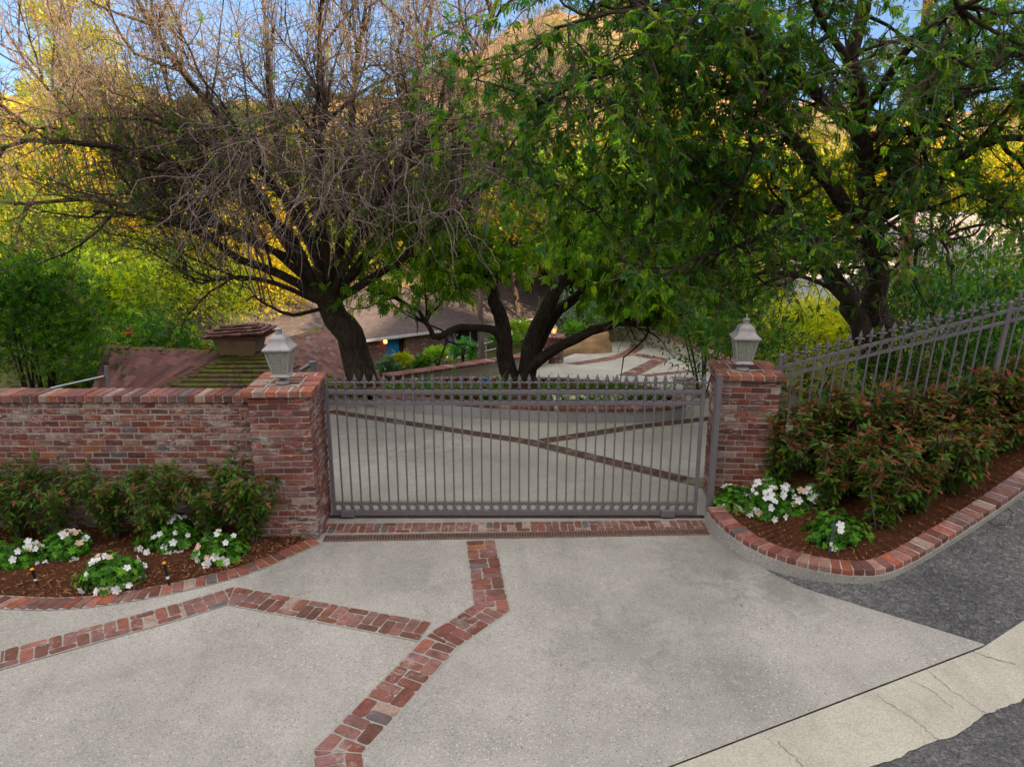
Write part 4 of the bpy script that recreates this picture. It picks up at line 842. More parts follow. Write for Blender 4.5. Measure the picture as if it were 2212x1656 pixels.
cr = MB(); p, d = sample_on(s2, 27000, .02); q = ~inpx(p, (0, 655, 1510, 1200, .97), (1000, 560, 1400, 660, .6), (1510, 745, 2300, 1200, .9), (1835, 560, 1935, 760, .8), (1640, 585, 1838, 705, .85), (1860, 270, 2010, 400, .6), (1690, 180, 1800, 330, .5), (1780, 60, 2010, 230, .45), (1930, 420, 2212, 560, .4), (2000, 560, 2212, 700, .6)); p, d = p[q], d[q]
d = norm(d * .5 + RNG.normal(0, .5, d.shape) + np.array([0, -.15, -.22])); inst(cr, T_pinnate(5, .4), p - o0, frames(d), RNG.uniform(.075, .14, len(p)), pal(len(p), [(.07, .19, .012), (.12, .27, .012), (.04, .16, .05), (.22, .36, .015), (.025, .09, .008), (.16, .2, .02), (.05, .13, .015)]))
cr.build('crown', M['leaf_gloss'], bg_)
# ---------------------------------------------------------------- generic shrubs and far trees
def blob(mb, o, rad, n, size, cols, T, cl=.22, shell=.55, seedup=.2, w=None):
    k = max(8, n // 45); u = norm(RNG.normal(size=(k, 3))); u[:, 2] = np.where(u[:, 2] < -.35, -u[:, 2], u[:, 2]); c = u * (shell + (1 - shell) * RNG.random((k, 1)) ** .5) * np.array(rad) * RNG.uniform(.8, 1.15, (k, 1))
    i = RNG.integers(0, k, n); p = c[i] + RNG.normal(0, cl, (n, 3)) * np.mean(rad); d = norm(p / np.array(rad) * .8 + RNG.normal(0, .6, (n, 3)) + np.array([0, 0, seedup]))
    base = pal(k, cols, .3, w)[i] * RNG.uniform(.8, 1.2, (n, 1)); inst(mb, T, p + np.asarray(o), frames(d), size * RNG.uniform(.7, 1.3, n), base)
def stems(mb, n, h, spread, r, k=6):
    P = []
    for i in range(n):
        a = RNG.uniform(0, 6.28); e = np.array([math.cos(a), math.sin(a), 0]) * spread * RNG.uniform(.2, 1); P.append([e * .1, e * .35 + (0, 0, h * .35), e * .6 + (0, 0, h * .65), e + (0, 0, h)])
    P = np.array([dense(rough(p, h * .02), k) for p in P]); Rr = np.linspace(1, .3, k)[None] * r * RNG.uniform(.6, 1.1, (n, 1)); tubes(mb, P, Rr, 6)
def shrub(name, o, rad, n, size, cols, label, cat='shrub', T=None, mat='leaf', group=None, berries=0, h0=.15, w=None, stem=5):
    e = empty(name, tuple(o), label, cat, group); zc = rad[2] + h0; m = MB(); blob(m, (0, 0, zc), rad, n, size, cols, T or T_dia(), w=w); m.build('foliage', M[mat], e)
    s_ = MB(); stems(s_, stem, zc + rad[2] * .4, max(rad[0], rad[1]) * .6, .03 * max(1, rad[2])); s_.build('stems', M['bark_dark'], e, True)
    if berries:
        b = MB(); u = norm(RNG.normal(size=(berries, 3)) + (0, -1, .2)); 
        for q in u:
            c0 = q * np.array(rad) * RNG.uniform(.85, 1.05) + (0, 0, zc)
            for _ in range(9): lathe(b, [(0, -.035), (.033, -.015), (.033, .015), (0, .035)], c0 + RNG.normal(0, .06, 3), k=5)
        b.build('berries', M['berry'], e)['kind'] = 'stuff'
    return e
M['berry'] = m_plain('red_berry', (.5, .02, .015), .35)
def tree(name, o, H, rad, n, size, cols, label, group=None, T=None, mat='leaf_far', bark='bark', tr=.16):
    e = empty(name, tuple(o), label, 'tree', group); m = MB(); blob(m, (0, 0, H - rad[2]), rad, n, size, cols, T or T_dia(1, .5), .16, .35); m.build('crown', M[mat], e)
    s_ = MB(); P = dense(rough([(0, 0, -.3), (.1, 0, H * .3), (-.05, .1, H * .6), (.05, 0, H * .93)], .12), 10)[None]; Rr = np.linspace(tr, .03, 10)[None]; tubes(s_, P, Rr, 8); br, rr_ = grow(P, Rr, 16, (rad[0] * .6, rad[0] * 1.1), tr * .45, 6, .3, 1., (0, 0, .5), .15, (0, 0, 0), .35); tubes(s_, br, rr_, 5); s_.build('trunk', M[bark], e, True)
    return e
def at(px, py, Y, drop=0.):
    p = PY(px, py, Y); return (p[0], p[1], float(Hf(p[0], p[1])) - .1)
TL = T_leaf(1., .36); TW5 = T_whorl(5, .3, T_dia(1, .36)); 
shrub('laurel_shrub', at(1600, 700, 12.6), (1.1, .9, .95), 3600, .085, G_['d'] + G_['g'], 'dark glossy laurel shrub right behind the right gate pillar', T=TL, mat='leaf_gloss', h0=.5)
shrub('laurel_shrub', at(1530, 690, 16.5), (1.5, 1.3, 1.2), 4200, .09, G_['d'] + G_['g'], 'broad dark green shrub hanging over the court wall behind the gate', T=TL, mat='leaf_gloss', h0=.6)
shrub('sun_gold_shrub', at(1760, 720, 14.2), (1.35, .9, .95), 3600, .1, [(.5, .5, .02), (.32, .4, .02), (.6, .5, .04)], 'shrub with leaves coloured sunlit yellow green behind the lower end of the sloping fence', T=TW5, h0=.4)  # leaf colour brightened to stand in for sun blocked by the shade tree
shrub('leafy_shrub', at(2050, 640, 12.2), (1.3, .9, 1.0), 2700, .13, G_['d'] + [(.05, .15, .02)], 'tall dark shrub with big pointed leaves behind the top of the sloping fence', T=TL, mat='leaf_gloss', h0=.9)
shrub('leafy_shrub', at(2230, 640, 11.6), (1.1, .9, 1.0), 2300, .13, G_['d'] + [(.06, .17, .02)], 'dark leafy shrub behind the fence at the right edge of the photo', T=TL, mat='leaf_gloss', h0=.9)
shrub('fence_shrub', at(1960, 780, 10.2), (1.1, .7, .8), 2600, .085, G_['g'] + G_['d'], 'green shrub pressed against the back of the fence beside the big trunk', T=TL, mat='leaf', h0=.3)
shrub('fence_shrub', at(2120, 770, 9.9), (.9, .6, .85), 2200, .09, G_['d'] + G_['g'], 'dark shrub pressed against the back of the fence near the tall fence post', T=TL, mat='leaf', h0=.5)
shrub('low_shrub', at(1845, 900, 10.4), (.75, .5, .5), 1900, .06, [(.09, .2, .02), (.06, .15, .02)], 'low bright green shrub seen through the sloping fence pickets', T=TW5, h0=.05)
shrub('yellow_shrub', at(2140, 600, 20), (1.7, 1.2, 1.5), 2200, .15, G_['y'], 'yellow green sapling in front of the tiled roof at the right edge', T=TL, h0=2.)
shrub('screen_shrub', at(1985, 690, 19), (1.5, 1.1, 1.3), 3400, .12, G_['g'] + G_['y'], 'green shrub left of the tiled roof beyond the fence', T=TL, h0=.8)
shrub('screen_shrub', at(2110, 690, 18), (1.5, 1.1, 1.35), 3400, .12, G_['g'] + G_['d'], 'green shrub screening the house below the tiled roof', T=TL, h0=.9)
shrub('screen_shrub', at(2235, 690, 18), (1.4, 1.1, 1.4), 3000, .12, G_['y'], 'yellow green shrub below the tiled roof at the far right', T=TL, h0=1.)
shrub('sage_shrub', at(1275, 690, 27.5), (1.75, 1.3, .95), 4200, .1, G_['s'], 'rounded grey green shrub behind the big boulder', T=T_dia(1, .5), h0=.15)
shrub('berry_shrub', at(330, 700, 22), (2.0, 1.4, 1.75), 4200, .16, G_['g'] + G_['d'] + G_['y'][:1], 'dense green shrub dotted with red berries left of the brown roof', T=TW5, berries=46, h0=1.0)  # left shrubs: yellow mixed into the leaf colours in place of sunlight
shrub('berry_shrub', at(200, 640, 26), (2.2, 1.8, 2.2), 3600, .2, [(.26, .32, .01), (.14, .24, .01), (.07, .15, .01)], 'tall lighter green shrub with few red berries behind the dense berry shrub', T=TW5, berries=12, h0=2.5)
shrub('leafy_bush', at(60, 700, 16), (1.5, 1.2, 2.2), 3600, .13, G_['d'] + G_['g'] + G_['y'][1:2], 'dark bush with bare brown stems at the left edge behind the brick wall', T=TW5, h0=1.4, stem=11)
shrub('leafy_bush', at(165, 780, 17), (.9, .8, .9), 1900, .09, G_['g'] + G_['y'], 'small lighter bush low behind the brick wall beside the dark bush', T=TW5, h0=1.4)
shrub('sun_gold_shrub', at(475, 660, 31), (1.9, 1.4, 1.5), 3000, .15, G_['y'] + [(.4, .34, .04)], 'sunlit yellow shrub beyond the roof vent', T=TW5, h0=.4)
shrub('sun_gold_shrub', at(580, 712, 28), (.9, .8, .6), 1400, .12, [(.45, .36, .03), (.3, .32, .03)], 'small vivid yellow shrub between the roof vent and the left lantern', T=TW5, h0=.9)
# court and planting beyond the low wall
for px, py, Y, r, c, lab in ((868, 786, 20.0, .34, G_['y'], 'round lime green shrub beside the left lit lantern'), (945, 772, 21.5, .36, [(.2, .34, .02)], 'small round bright lime shrub between the two lit garden lanterns'), (1000, 760, 22.5, .42, [(.05, .2, .05), (.08, .22, .03)], 'low blue green shrub at the foot of the wooden post'), (1085, 742, 22.5, .55, G_['g'], 'loose green shrub between the wooden post and the tree trunks'), (1118, 715, 24, .5, [(.2, .3, .02)], 'small bright shrub glimpsed between the two leaning trunks'), (912, 790, 19.5, .26, G_['g'], 'tiny green shrub right of the left lit lantern'), (836, 796, 19, .3, G_['s'], 'small silvery shrub at the end of the low stucco wall'), (1240, 718, 25.5, .5, G_['g'], 'small green shrub beside the round brick pillar')):
    q = PY(px, py, Y); shrub('garden_shrub', (q[0], q[1], q[2] - r * .8), (r, r, r * .7), 900, .07, c, lab, T=TW5, h0=.05, group='shrubs beyond the low wall')
# middle planter
pl_ = [(-2.9, 14.6), (-1.5, 13.8), (-.6, 13.4), (.8, 13.05), (2.3, 13.), (3.4, 13.3), (3.6, 14.1), (3.2, 15.5), (2.6, 16.2), (1.2, 16.9), (-1.2, 17.1), (-2.9, 16.6)]
PLc = np.array([.3, 15.6]); Ep = resample(pl_ + [pl_[0]], .11); pc = empty('middle_planter', (.3, 15.6, float(Hf(.3, 15.6))), 'low curved planter edged with brick under the two trees behind the gate', 'planter'); o0 = np.array(pc.location)
hb = MB(); bs = MB(); sl2 = MB(); VB = []
for i in range(len(Ep) - 1):
    a, b = Ep[i], Ep[i + 1]; d = norm(b - a); nn = np.array([-d[1], d[0]]); Mx = np.array([[d[0], nn[0], 0], [d[1], nn[1], 0], [0, 0, 1]]); c = (a + b) / 2; c = c + norm(PLc - c) * .09
    brick(hb, np.array([*c, Hf(*c) + .27]) - o0, (.05, .1, .032), Mx, bcol(PALP, 1.1, .25), .007, .002)
n_ = len(Ep)
for k in range(n_):
    a = Ep[k]; q = a + norm(PLc - a) * .16; z = float(Hf(*a)); VB += [(*a, z - .1), (*a, z + .24), (*q, z + .24)]
f = [[3 * i + k, 3 * ((i + 1) % n_) + k, 3 * ((i + 1) % n_) + k + 1, 3 * i + k + 1] for i in range(n_ - 1) for k in (0, 1)]; bs.add(np.array(VB) - o0, f); bs.build('concrete_base', M['stucco_grey'], pc); hb.build('header_bricks', M['brick_cap'], pc)
K = 8; V = []
for k in range(n_):
    for j in range(K): t = j / (K - 1); p = Ep[k] * (1 - t) + PLc * t; V.append((p[0], p[1], float(Hf(*p)) + .2 + .12 * t))
i = np.arange(n_ - 1)[:, None] * K + np.arange(K - 1)[None]; sl2.add(np.array(V) - o0, np.stack([i, i + K, i + K + 1, i + 1], -1).reshape(-1, 4)); sl2.build('mulch', M['mulch'], pc)
def T_blade(): return np.array([(0, -.03, 0), (0, .03, 0), (.5, .035, .1), (.5, -.035, .1), (1, 0, -.1)]), np.array([[0, 1, 2, 3]]), np.array([[3, 2, 4]])
ords = 'first second third fourth fifth sixth seventh eighth ninth tenth eleventh twelfth'.split()
def tuft(name, x, y, n, h, cols, label, T, group, flowers=0, spread=.2, mat='leaf', flat=.3):
    z = float(Hf(x, y)) + .25; e = empty(name, (x, y, z), label, 'plant', group); m = MB(); a = RNG.uniform(0, 6.28, n); d = norm(np.stack([np.cos(a), np.sin(a), RNG.uniform(flat, 2.2, n)], -1)); p = np.stack([np.cos(a), np.sin(a), 0 * a], -1) * RNG.random((n, 1)) * spread
    inst(m, T, p, frames(d), h * RNG.uniform(.6, 1.15, n), pal(n, cols)); 
    if flowers:
        p = RNG.normal(0, spread * .7, (flowers, 3)); p[:, 2] = h * RNG.uniform(.6, 1.1, flowers); inst(m, T_whorl(5, .2, T_dia(1, .7)), p, frames(np.tile([[0, 0, 1.]], (flowers, 1)) + RNG.normal(0, .3, (flowers, 3))), RNG.uniform(.05, .07, flowers), pal(flowers, [(.8, .8, .8)], .1))
    m.build('leaves', M[mat], e)
    return e
for i, (x, y, kind) in enumerate([(-2.5, 15, 0), (-2.05, 14.8, 0), (-1.5, 14.9, 1), (-1.0, 14.5, 0), (-.6, 14.4, 0), (-.25, 14.25, 0), (.75, 14.2, 1), (1.1, 13.8, 2), (1.45, 13.9, 2), (1.8, 13.8, 1), (2.1, 14., 2), (2.6, 14.2, 0), (3.0, 14.3, 0), (.9, 15.4, 1), (1.7, 15.3, 1), (-1.9, 15.6, 0), (2.3, 15.4, 1), (-.3, 15.5, 0)]):
    place = ('green fern', 'loose grass clump', 'white flowered plant')[kind] + ' in the middle planter, ' + ('%s in the front row from its left end' % ords[i] if i < 12 else ('last in the front row', 'back row right of centre', 'back row far right', 'back row far left', 'back row rightmost', 'back row at the trunk')[i - 12])
    if kind == 0: tuft('fern', x, y, 60, .42, G_['g'] + [(.1, .24, .02)], place, T_blade(), 'plants of the middle planter')
    elif kind == 1: tuft('grass_clump', x, y, 150, .3, [(.15, .22, .03), (.1, .2, .02)], place, T_blade(), 'plants of the middle planter', spread=.28)
    else: tuft('flowering_plant', x, y, 90, .14, G_['g'], place, T_whorl(5, .2, T_dia(1, .4)), 'plants of the middle planter', 12, .22)
# ---------------------------------------------------------------- photinia hedge plants and azaleas
LP = T_leaf(1., .33, .15, .28)
def photinia(h, w_, red, seed, nst=8, ll=.1):
    P = []
    for i in range(nst):
        a = RNG.uniform(0, 6.28); e = np.array([math.cos(a), math.sin(a), 0]) * w_ * RNG.uniform(.3, 1); hh = h * RNG.uniform(.65, 1.05); P.append(dense(rough([e * .1, e * .5 + (0, 0, hh * .4), e * .8 + (0, 0, hh * .7), e + (0, 0, hh)], .02), 10))
    P = np.array(P); Rr = np.linspace(.009, .003, 10)[None] * np.ones((nst, 1)); b, br = grow(P, Rr, nst * 4, (.15, .4), .005, 6, .6, .9, (0, 0, .4), .12, (0, 0, .05), .2); s_ = MB(); tubes(s_, P, Rr, 5); tubes(s_, b, br, 4)
    lf = MB(); 
    for A, n in ((P, nst * 34), (b, nst * 4 * 14)):
        p, d = sample_on(A, n, .12); hfrac = p[:, 2] / h; d2 = norm(d * .35 + perp(d) * 1. + np.array([0, 0, -.1])); isred = (RNG.random(n) < red * np.clip(hfrac * 1.6 - .4, .05, 1)); g = pal(n, [(.05, .13, .01), (.08, .18, .01), (.035, .085, .012), (.11, .15, .015)]); r_ = pal(n, [(.15, .045, .025), (.2, .08, .035), (.11, .07, .03), (.1, .09, .03)]); inst(lf, LP, p, frames(d2), ll * RNG.uniform(.65, 1.2, n), np.where(isred[:, None], r_, g))
        # whorls at tips
    tp = np.concatenate([P[:, -1], b[:, -1]]); td = norm(np.concatenate([P[:, -1] - P[:, -2], b[:, -1] - b[:, -2]])); n = len(tp)
    for k in range(6):
        d2 = norm(td * .7 + perp(td)); rr_ = (RNG.random(n) < red * 1.5)[:, None]; inst(lf, LP, tp, frames(d2), ll * RNG.uniform(.6, 1.05, n), np.where(rr_, pal(n, [(.2, .05, .03), (.24, .09, .04)]), pal(n, [(.08, .17, .03), (.06, .13, .03)])))
    return lf.mesh('leaves', M['leaf_gloss']), s_.mesh('stems', M['twig'])
PHG = [photinia(.9, .38, .2, i, 13) for i in range(3)]; PHR = [photinia(1.05, .36, .42, i, 10, .135) for i in range(3)]
def place_ph(proto, loc, rz, s, label, group):
    e = empty('photinia', loc, label, 'shrub', group, rz); e.scale = (s, s, s); inst_obj('leaves', proto[0], e); inst_obj('stems', proto[1], e); return e
ords = 'first second third fourth fifth sixth seventh eighth ninth tenth eleventh twelfth'.split()
for i, (px, s) in enumerate(((-75, .95), (25, 1.0), (115, .95), (235, .9), (345, 1.0), (452, .92), (545, 1.0))):
    x = PY(px, 1120, 7.28)[0]; place_ph(PHG[i % 3], (x, 7.28 + .08 * (i % 2), .06), i * 1.9, s * .84, 'photinia against the brick wall, %s plant from the left pillar' % ords[6 - i], 'photinias along the brick wall')
k = 0
rows = [('curb row', .6, [3.98, 4.42, 4.9, 5.4, 5.9, 6.4, 6.9]), ('middle row', 1.2, [3.55, 4.0, 4.5, 5.0, 5.5, 6.05, 6.6, 7.2]), ('fence row', 1.75, [3.3, 3.75, 4.25, 4.75, 5.3, 5.85, 6.4, 7.0])]
for rn, off_, xs_ in rows:
    for i, x in enumerate(xs_):
        j = int(np.argmin(abs(E2[20:, 0] - x))) + 20; y = min(E2[j, 1] + off_, 8.1); z = max(bedz(x, E2[j, 1]), float(Hf(x, y))) - .03
        place_ph(PHR[k % 3], (x, y, z), k * 2.3, (.74 if off_ < .8 else .76 if off_ < 1.3 else .92) * RNG.uniform(.8, 1.18), 'red tipped photinia, %s of the %s from the right pillar' % (ords[i], rn), 'photinias on the right slope'); k += 1
def flower_T():
    P = []
    for i in range(5):
        v = np.array([(0, 0, 0), (.4, .34, .25), (.82, .34, .42), (1., 0, .3), (.82, -.34, .42), (.4, -.34, .25)]); f4 = np.array([[0, 1, 2, 3], [0, 3, 4, 5]])[:, ::-1]; P.append((rx_(v, eul(.15, 0, i * 1.2566)), f4, None))
    return combine(P)
FT = flower_T(); FLM = []
for c_f in ((.82, .82, .86), (.72, .52, .38)): m = MB(); m.add(FT[0], FT[1], c_f); lathe(m, [(.03, 0), (.05, .25), (0, .5)], k=5, col=(.75, .75, .45)); FLM.append(m.mesh('flower', M['petal']))
def azalea(loc, rad, nl, nf, label, cream=.15):
    e = empty('azalea', loc, label, 'flowering shrub', 'white flowering azaleas'); lf = MB(); u = norm(RNG.normal(size=(nl, 3)) * (1, 1, .8)); u[:, 2] = abs(u[:, 2]); 
    p = u * np.array(rad) * RNG.uniform(.55, 1.05, (nl, 1)) * (1 + .15 * np.sin(u[:, :1] * 9 + u[:, 1:2] * 7)); d = norm(u + RNG.normal(0, .3, u.shape) + (0, 0, .35)); Fz = frames(d); Fz = np.stack([Fz[:, :, 1], Fz[:, :, 2], Fz[:, :, 0]], -1)
    inst(lf, T_whorl(7, .45, None, .3, .42), p, Fz, RNG.uniform(.038, .062, nl), pal(nl, [(.05, .18, .01), (.08, .25, .015), (.03, .11, .01), (.13, .3, .02)])); lf.build('foliage', M['leaf'], e)
    s_ = MB(); P = np.stack([np.zeros((40, 3)), p[:40] * .5 + (0, 0, -.02), p[:40] * .95], 1); tubes(s_, P, np.tile([[.007, .005, .003]], (40, 1)), 4); s_.build('stems', M['twig'], e)
    fl = MB(); u = norm(RNG.normal(size=(nf, 3)) + (0, -.5, .7)); cl_ = u[RNG.integers(0, max(5, nf // 3), nf)]; u = norm(cl_ + RNG.normal(0, .3, u.shape)); u[:, 2] = np.maximum(u[:, 2], .1); p = u * np.array(rad) * 1.08; d = norm(u + (0, -.4, .2) + RNG.normal(0, .3, u.shape)); Fz = frames(d); Fz = np.stack([Fz[:, :, 1], Fz[:, :, 2], Fz[:, :, 0]], -1)
    sz = RNG.uniform(.026, .052, nf)
    for q in range(nf):
        o = inst_obj('flower', FLM[1 if RNG.random() < cream * .6 else 0], e); o.matrix_local = Matrix.Translation(p[q]) @ Matrix(Fz[q].tolist()).to_4x4() @ Matrix.Scale(sz[q], 4)
    return e
for px, py, r, nl, nf, lab, cr_ in ((22, 1222, .26, 330, 16, 'white azalea at the far left edge of the mulch bed', .3), (128, 1205, .27, 380, 20, 'azalea with fading cream blossoms left of the tall orange capped stake', .7), (228, 1262, .3, 420, 26, 'azalea closest to the brick edging, white flowers low at its front', .15), (360, 1182, .34, 430, 52, 'fullest white azalea in the left bed with a crown of flowers', .05), (472, 1208, .27, 300, 24, 'rounded white azalea nearest to the left pillar', .1)):
    q = PZ(px, py, .05); azalea((q[0], q[1] + .12, .03), (r, r * .85, r * .85), nl, nf, lab, cr_)
for px, py, r, nl, nf, lab, cr_ in ((1592, 1105, .24, 300, 18, 'small white azalea at the foot of the right pillar', .15), (1668, 1118, .36, 460, 56, 'white azalea in the middle of the right bed, full of flowers', .15), (1748, 1128, .33, 420, 46, 'white azalea left of the grey stake in the right bed', .2), (1822, 1185, .32, 460, 4, 'nearly flowerless bright green azalea behind the grey stake', 0)):
    q = PZ(px, py, .22); azalea((q[0] + .06, q[1] + .26, .2), (r, r * .85, r * .9), nl, nf, lab, cr_)
# garden stakes
def stake(px, py, z0, h, lab, body, cap, r=.014, band_=True, tilt=0.):
    q = PZ(px, py, z0); e = empty('garden_stake', (q[0], q[1], z0), lab, 'garden stake'); e.rotation_euler = (0, tilt, 0); m = MB(); lathe(m, [(0, 0), (r * .8, 0), (r, .05), (r, h * .93), (r * 1.25, h * .94), (r * 1.25, h * .985), (0, h * .985)], k=12); m.build('body', body, e, True)
    m = MB(); lathe(m, [(r * 1.3, h * .985), (r * 1.45, h), (r * 1.1, h + .012), (0, h + .013)], k=12); m.build('cap', cap, e, True)
    if band_: m = MB(); lathe(m, [(r * 1.08, h * .28), (r * 1.1, h * .3), (r * 1.1, h * .38), (r * 1.08, h * .4)], k=12); m.build('band', M['white'], e, True)
orange = m_plain('orange_cap', (.85, .32, .01), .5); slate = m_plain('slate_pipe', (.09, .1, .14), .5)
stake(80, 1262, .03, .17, 'black stake with orange cap in the mulch at the lower left', M['black_metal'], orange, tilt=-.12)
stake(366, 1262, .03, .24, 'black stake with orange cap below the fullest azalea', M['black_metal'], orange, tilt=-.1)
stake(1792, 1197, .2, .36, 'slate grey sprinkler pipe with white band in the right bed', slate, M['black_metal'], .013, True, .02)
# ================================================================= FAR TREES
FG = {'a': [(.16, .22, .01), (.22, .25, .012), (.09, .16, .01)], 'b': [(.07, .14, .01), (.1, .19, .01), (.04, .09, .01)], 'c': [(.34, .3, .02), (.25, .27, .015), (.4, .28, .03)], 'd': [(.18, .14, .05), (.12, .13, .03)]}
gl = 'trees on the slope beyond the house'
PR_ = {}
def ftree(kind, px, py, Y, s, lab, H=8., rad=(3.5, 3.2, 3.3)):
    """top of the crown at the given pixel"""
    p = PY(px, py, Y); key = kind
    g = max(float(Hf(p[0], p[1])) - .3, -8); g = g if Y < 82 else float(hillf(p[0], p[1])) - .5
    if key not in PR_:
        e = tree('hillside_tree', (0, 0, 0), H, rad, 8000, .3, FG[kind], lab, gl); PR_[key] = e
    else:
        e = copy_tree(PR_[key]); e['label'] = lab
    e.location = (p[0], p[1], p[2] - H * s); e.scale = (s, s, s); e.rotation_euler = (0, 0, RNG.uniform(0, 6.28))
    return e
far = [('a', 330, 390, 44, 1.0), ('b', 80, 380, 40, 1.1), ('a', 520, 380, 60, 1.3), ('b', 680, 400, 64, 1.2), ('c', 240, 300, 66, 1.5), ('a', 420, 300, 78, 1.5), ('c', 20, 250, 60, 1.5), ('c', 600, 290, 84, 1.5), ('a', 780, 300, 80, 1.5), ('c', 930, 330, 84, 1.5), ('b', 860, 420, 64, 1.1),
       ('b', 1010, 440, 60, 1.1), ('a', 1120, 400, 66, 1.3), ('a', 1240, 420, 58, 1.2), ('b', 1330, 450, 48, 1.0), ('a', 1440, 400, 52, 1.2), ('a', 1560, 430, 46, 1.1), ('c', 1500, 300, 74, 1.5), ('c', 1330, 280, 84, 1.5), ('c', 1100, 240, 88, 1.5), ('b', 1660, 470, 44, 1.0), ('a', 1780, 430, 60, 1.3), ('a', 1900, 450, 56, 1.1), ('c', 2040, 400, 62, 1.3), ('a', 2170, 420, 58, 1.2), ('d', 1960, 330, 84, 1.5), ('d', 2150, 300, 88, 1.5), ('a', 440, 560, 38, .7), ('c', 560, 540, 46, .8), ('b', 720, 520, 70, 1.), ('a', 150, 480, 36, .8), ('c', 30, 420, 48, 1.), ('a', 1420, 560, 30, .62), ('b', 1500, 540, 27, .62), ('a', 1600, 560, 24, .55), ('b', 1380, 600, 33, .6), ('c', 2100, 500, 46, .8), ('b', 1720, 520, 44, .6), ('a', 300, 520, 34, .7), ('c', 390, 470, 56, 1.), ('a', 640, 500, 62, 1.), ('c', 820, 480, 72, 1.1), ('a', 930, 460, 66, 1.), ('c', 1180, 470, 66, 1.1), ('a', 1290, 520, 60, .9), ('b', 1060, 540, 68, .8), ('c', 1620, 400, 62, 1.2), ('a', 2080, 470, 44, .9), ('c', 1980, 500, 50, .8), ('a', 1850, 520, 50, .7), ('c', 1240, 330, 80, 1.4), ('b', 1000, 260, 92, 1.4), ('a', 1400, 220, 92, 1.5), ('c', 720, 330, 88, 1.3), ('b', 500, 250, 92, 1.3), ('a', 120, 300, 70, 1.4), ('c', 1120, 330, 50, 1.3), ('a', 1300, 330, 46, 1.3), ('c', 1450, 260, 52, 1.5), ('c', 1650, 330, 50, 1.3), ('a', 1800, 330, 48, 1.2), ('c', 1950, 300, 46, 1.3), ('a', 2100, 330, 44, 1.3), ('c', 2200, 350, 40, 1.1), ('c', 130, 330, 38, 1.2), ('a', 30, 430, 30, .9), ('c', 380, 420, 40, 1.), ('a', 700, 380, 56, 1.3), ('c', 900, 380, 54, 1.2), ('c', 560, 400, 50, 1.1)]
kn = {'a': 'light green tree', 'b': 'dark green tree', 'c': 'yellow sunlit tree', 'd': 'olive brown tree'}
def where(px):
    if px < 150: return 'at the left edge'
    for a, b in ((360, 'beyond the brown roof'), (640, 'behind the bare tree above the roof vent'), (900, 'behind the bare tree above the left lantern'), (1180, 'above the blue door house'), (1400, 'behind the multi stem tree crown'), (1640, 'beyond the curved court wall'), (1900, 'beyond the street')):
        if px < b.__len__() * 0 + a: return b
    return 'at the right edge'
cnt = {}
for k_, px, py, Y, s in far:
    key = (k_, where(px)); cnt[key] = cnt.get(key, 0) + 1; extra = '' if cnt[key] == 1 else (', %s back' % ords[cnt[key] - 1])
    ftree(k_, px, py, Y, s, '%s %s%s' % (kn[k_], where(px), extra))
# scrub on the far hillside: shared meshes
sc0 = None; ns = 0
for i in range(270):
    x = RNG.uniform(-150, 190); y = RNG.uniform(105, 215)
    if sc0 is None:
        m = MB(); blob(m, (0, 0, .9), (2., 2., 1.1), 520, .42, [(.14, .13, .04), (.2, .16, .06), (.1, .11, .03)], T_dia(1, .6), .2, .5); sc0 = m.build('chaparral_bush', M['leaf_far']); o = tag(sc0, 'olive chaparral bush dotting the dry hillside far behind the trees', 'bush', 'chaparral bushes on the far hillside')
    else: o = sc0.copy(); COL.objects.link(o)
    o.location = (x, y, float(hillf(x, y)) - .3); s = RNG.uniform(.8, 2.3); o.scale = (s, s, s * RNG.uniform(.6, 1.1)); o.rotation_euler = (0, 0, RNG.uniform(0, 6))
# tall sunlit eucalyptus upper left
p = PY(150, 40, 52); b = (p[0], 52, float(Hf(p[0], 52)) - .3); H = p[2] - b[2] + 3
eu = empty('eucalyptus', b, 'tall sunlit yellow green tree with a pale trunk at the upper left', 'tree'); m = MB()
for (dx, dz, r, n) in ((-1.6, -3.2, 1.2, 1100), (.9, -2.2, 1.5, 1500), (1.6, -5.2, 1.4, 1300), (-1.2, -6.5, 1.6, 1400), (.2, -8.5, 2.2, 2000), (-.4, -.9, 1.1, 900), (2.4, -7.6, 1.3, 900), (-2.6, -9, 1.5, 1000), (1.6, -11, 2.4, 1800)):
    blob(m, (dx, 0, H + dz), (r * 1.15, r, r * 1.25), int(n * 1.7), .28, [(.4, .4, .03), (.28, .34, .03), (.48, .42, .05)], T_dia(1, .35), .2, .3)
m.build('crown', M['leaf_far'], eu); m = MB(); P = dense([(0, 0, 0), (.2, 0, H * .4), (-.2, 0, H * .7), (.1, 0, H - 1)], 12)[None]; Rr = np.linspace(.34, .06, 12)[None]; tubes(m, P, Rr, 8); br, rr_ = grow(P, Rr, 14, (1.5, 3.), .09, 6, .4, .9, (0, 0, .6), .12, (0, 0, 0), .5); tubes(m, br, rr_, 5); m.build('trunk', M['wood_post'], eu, True)
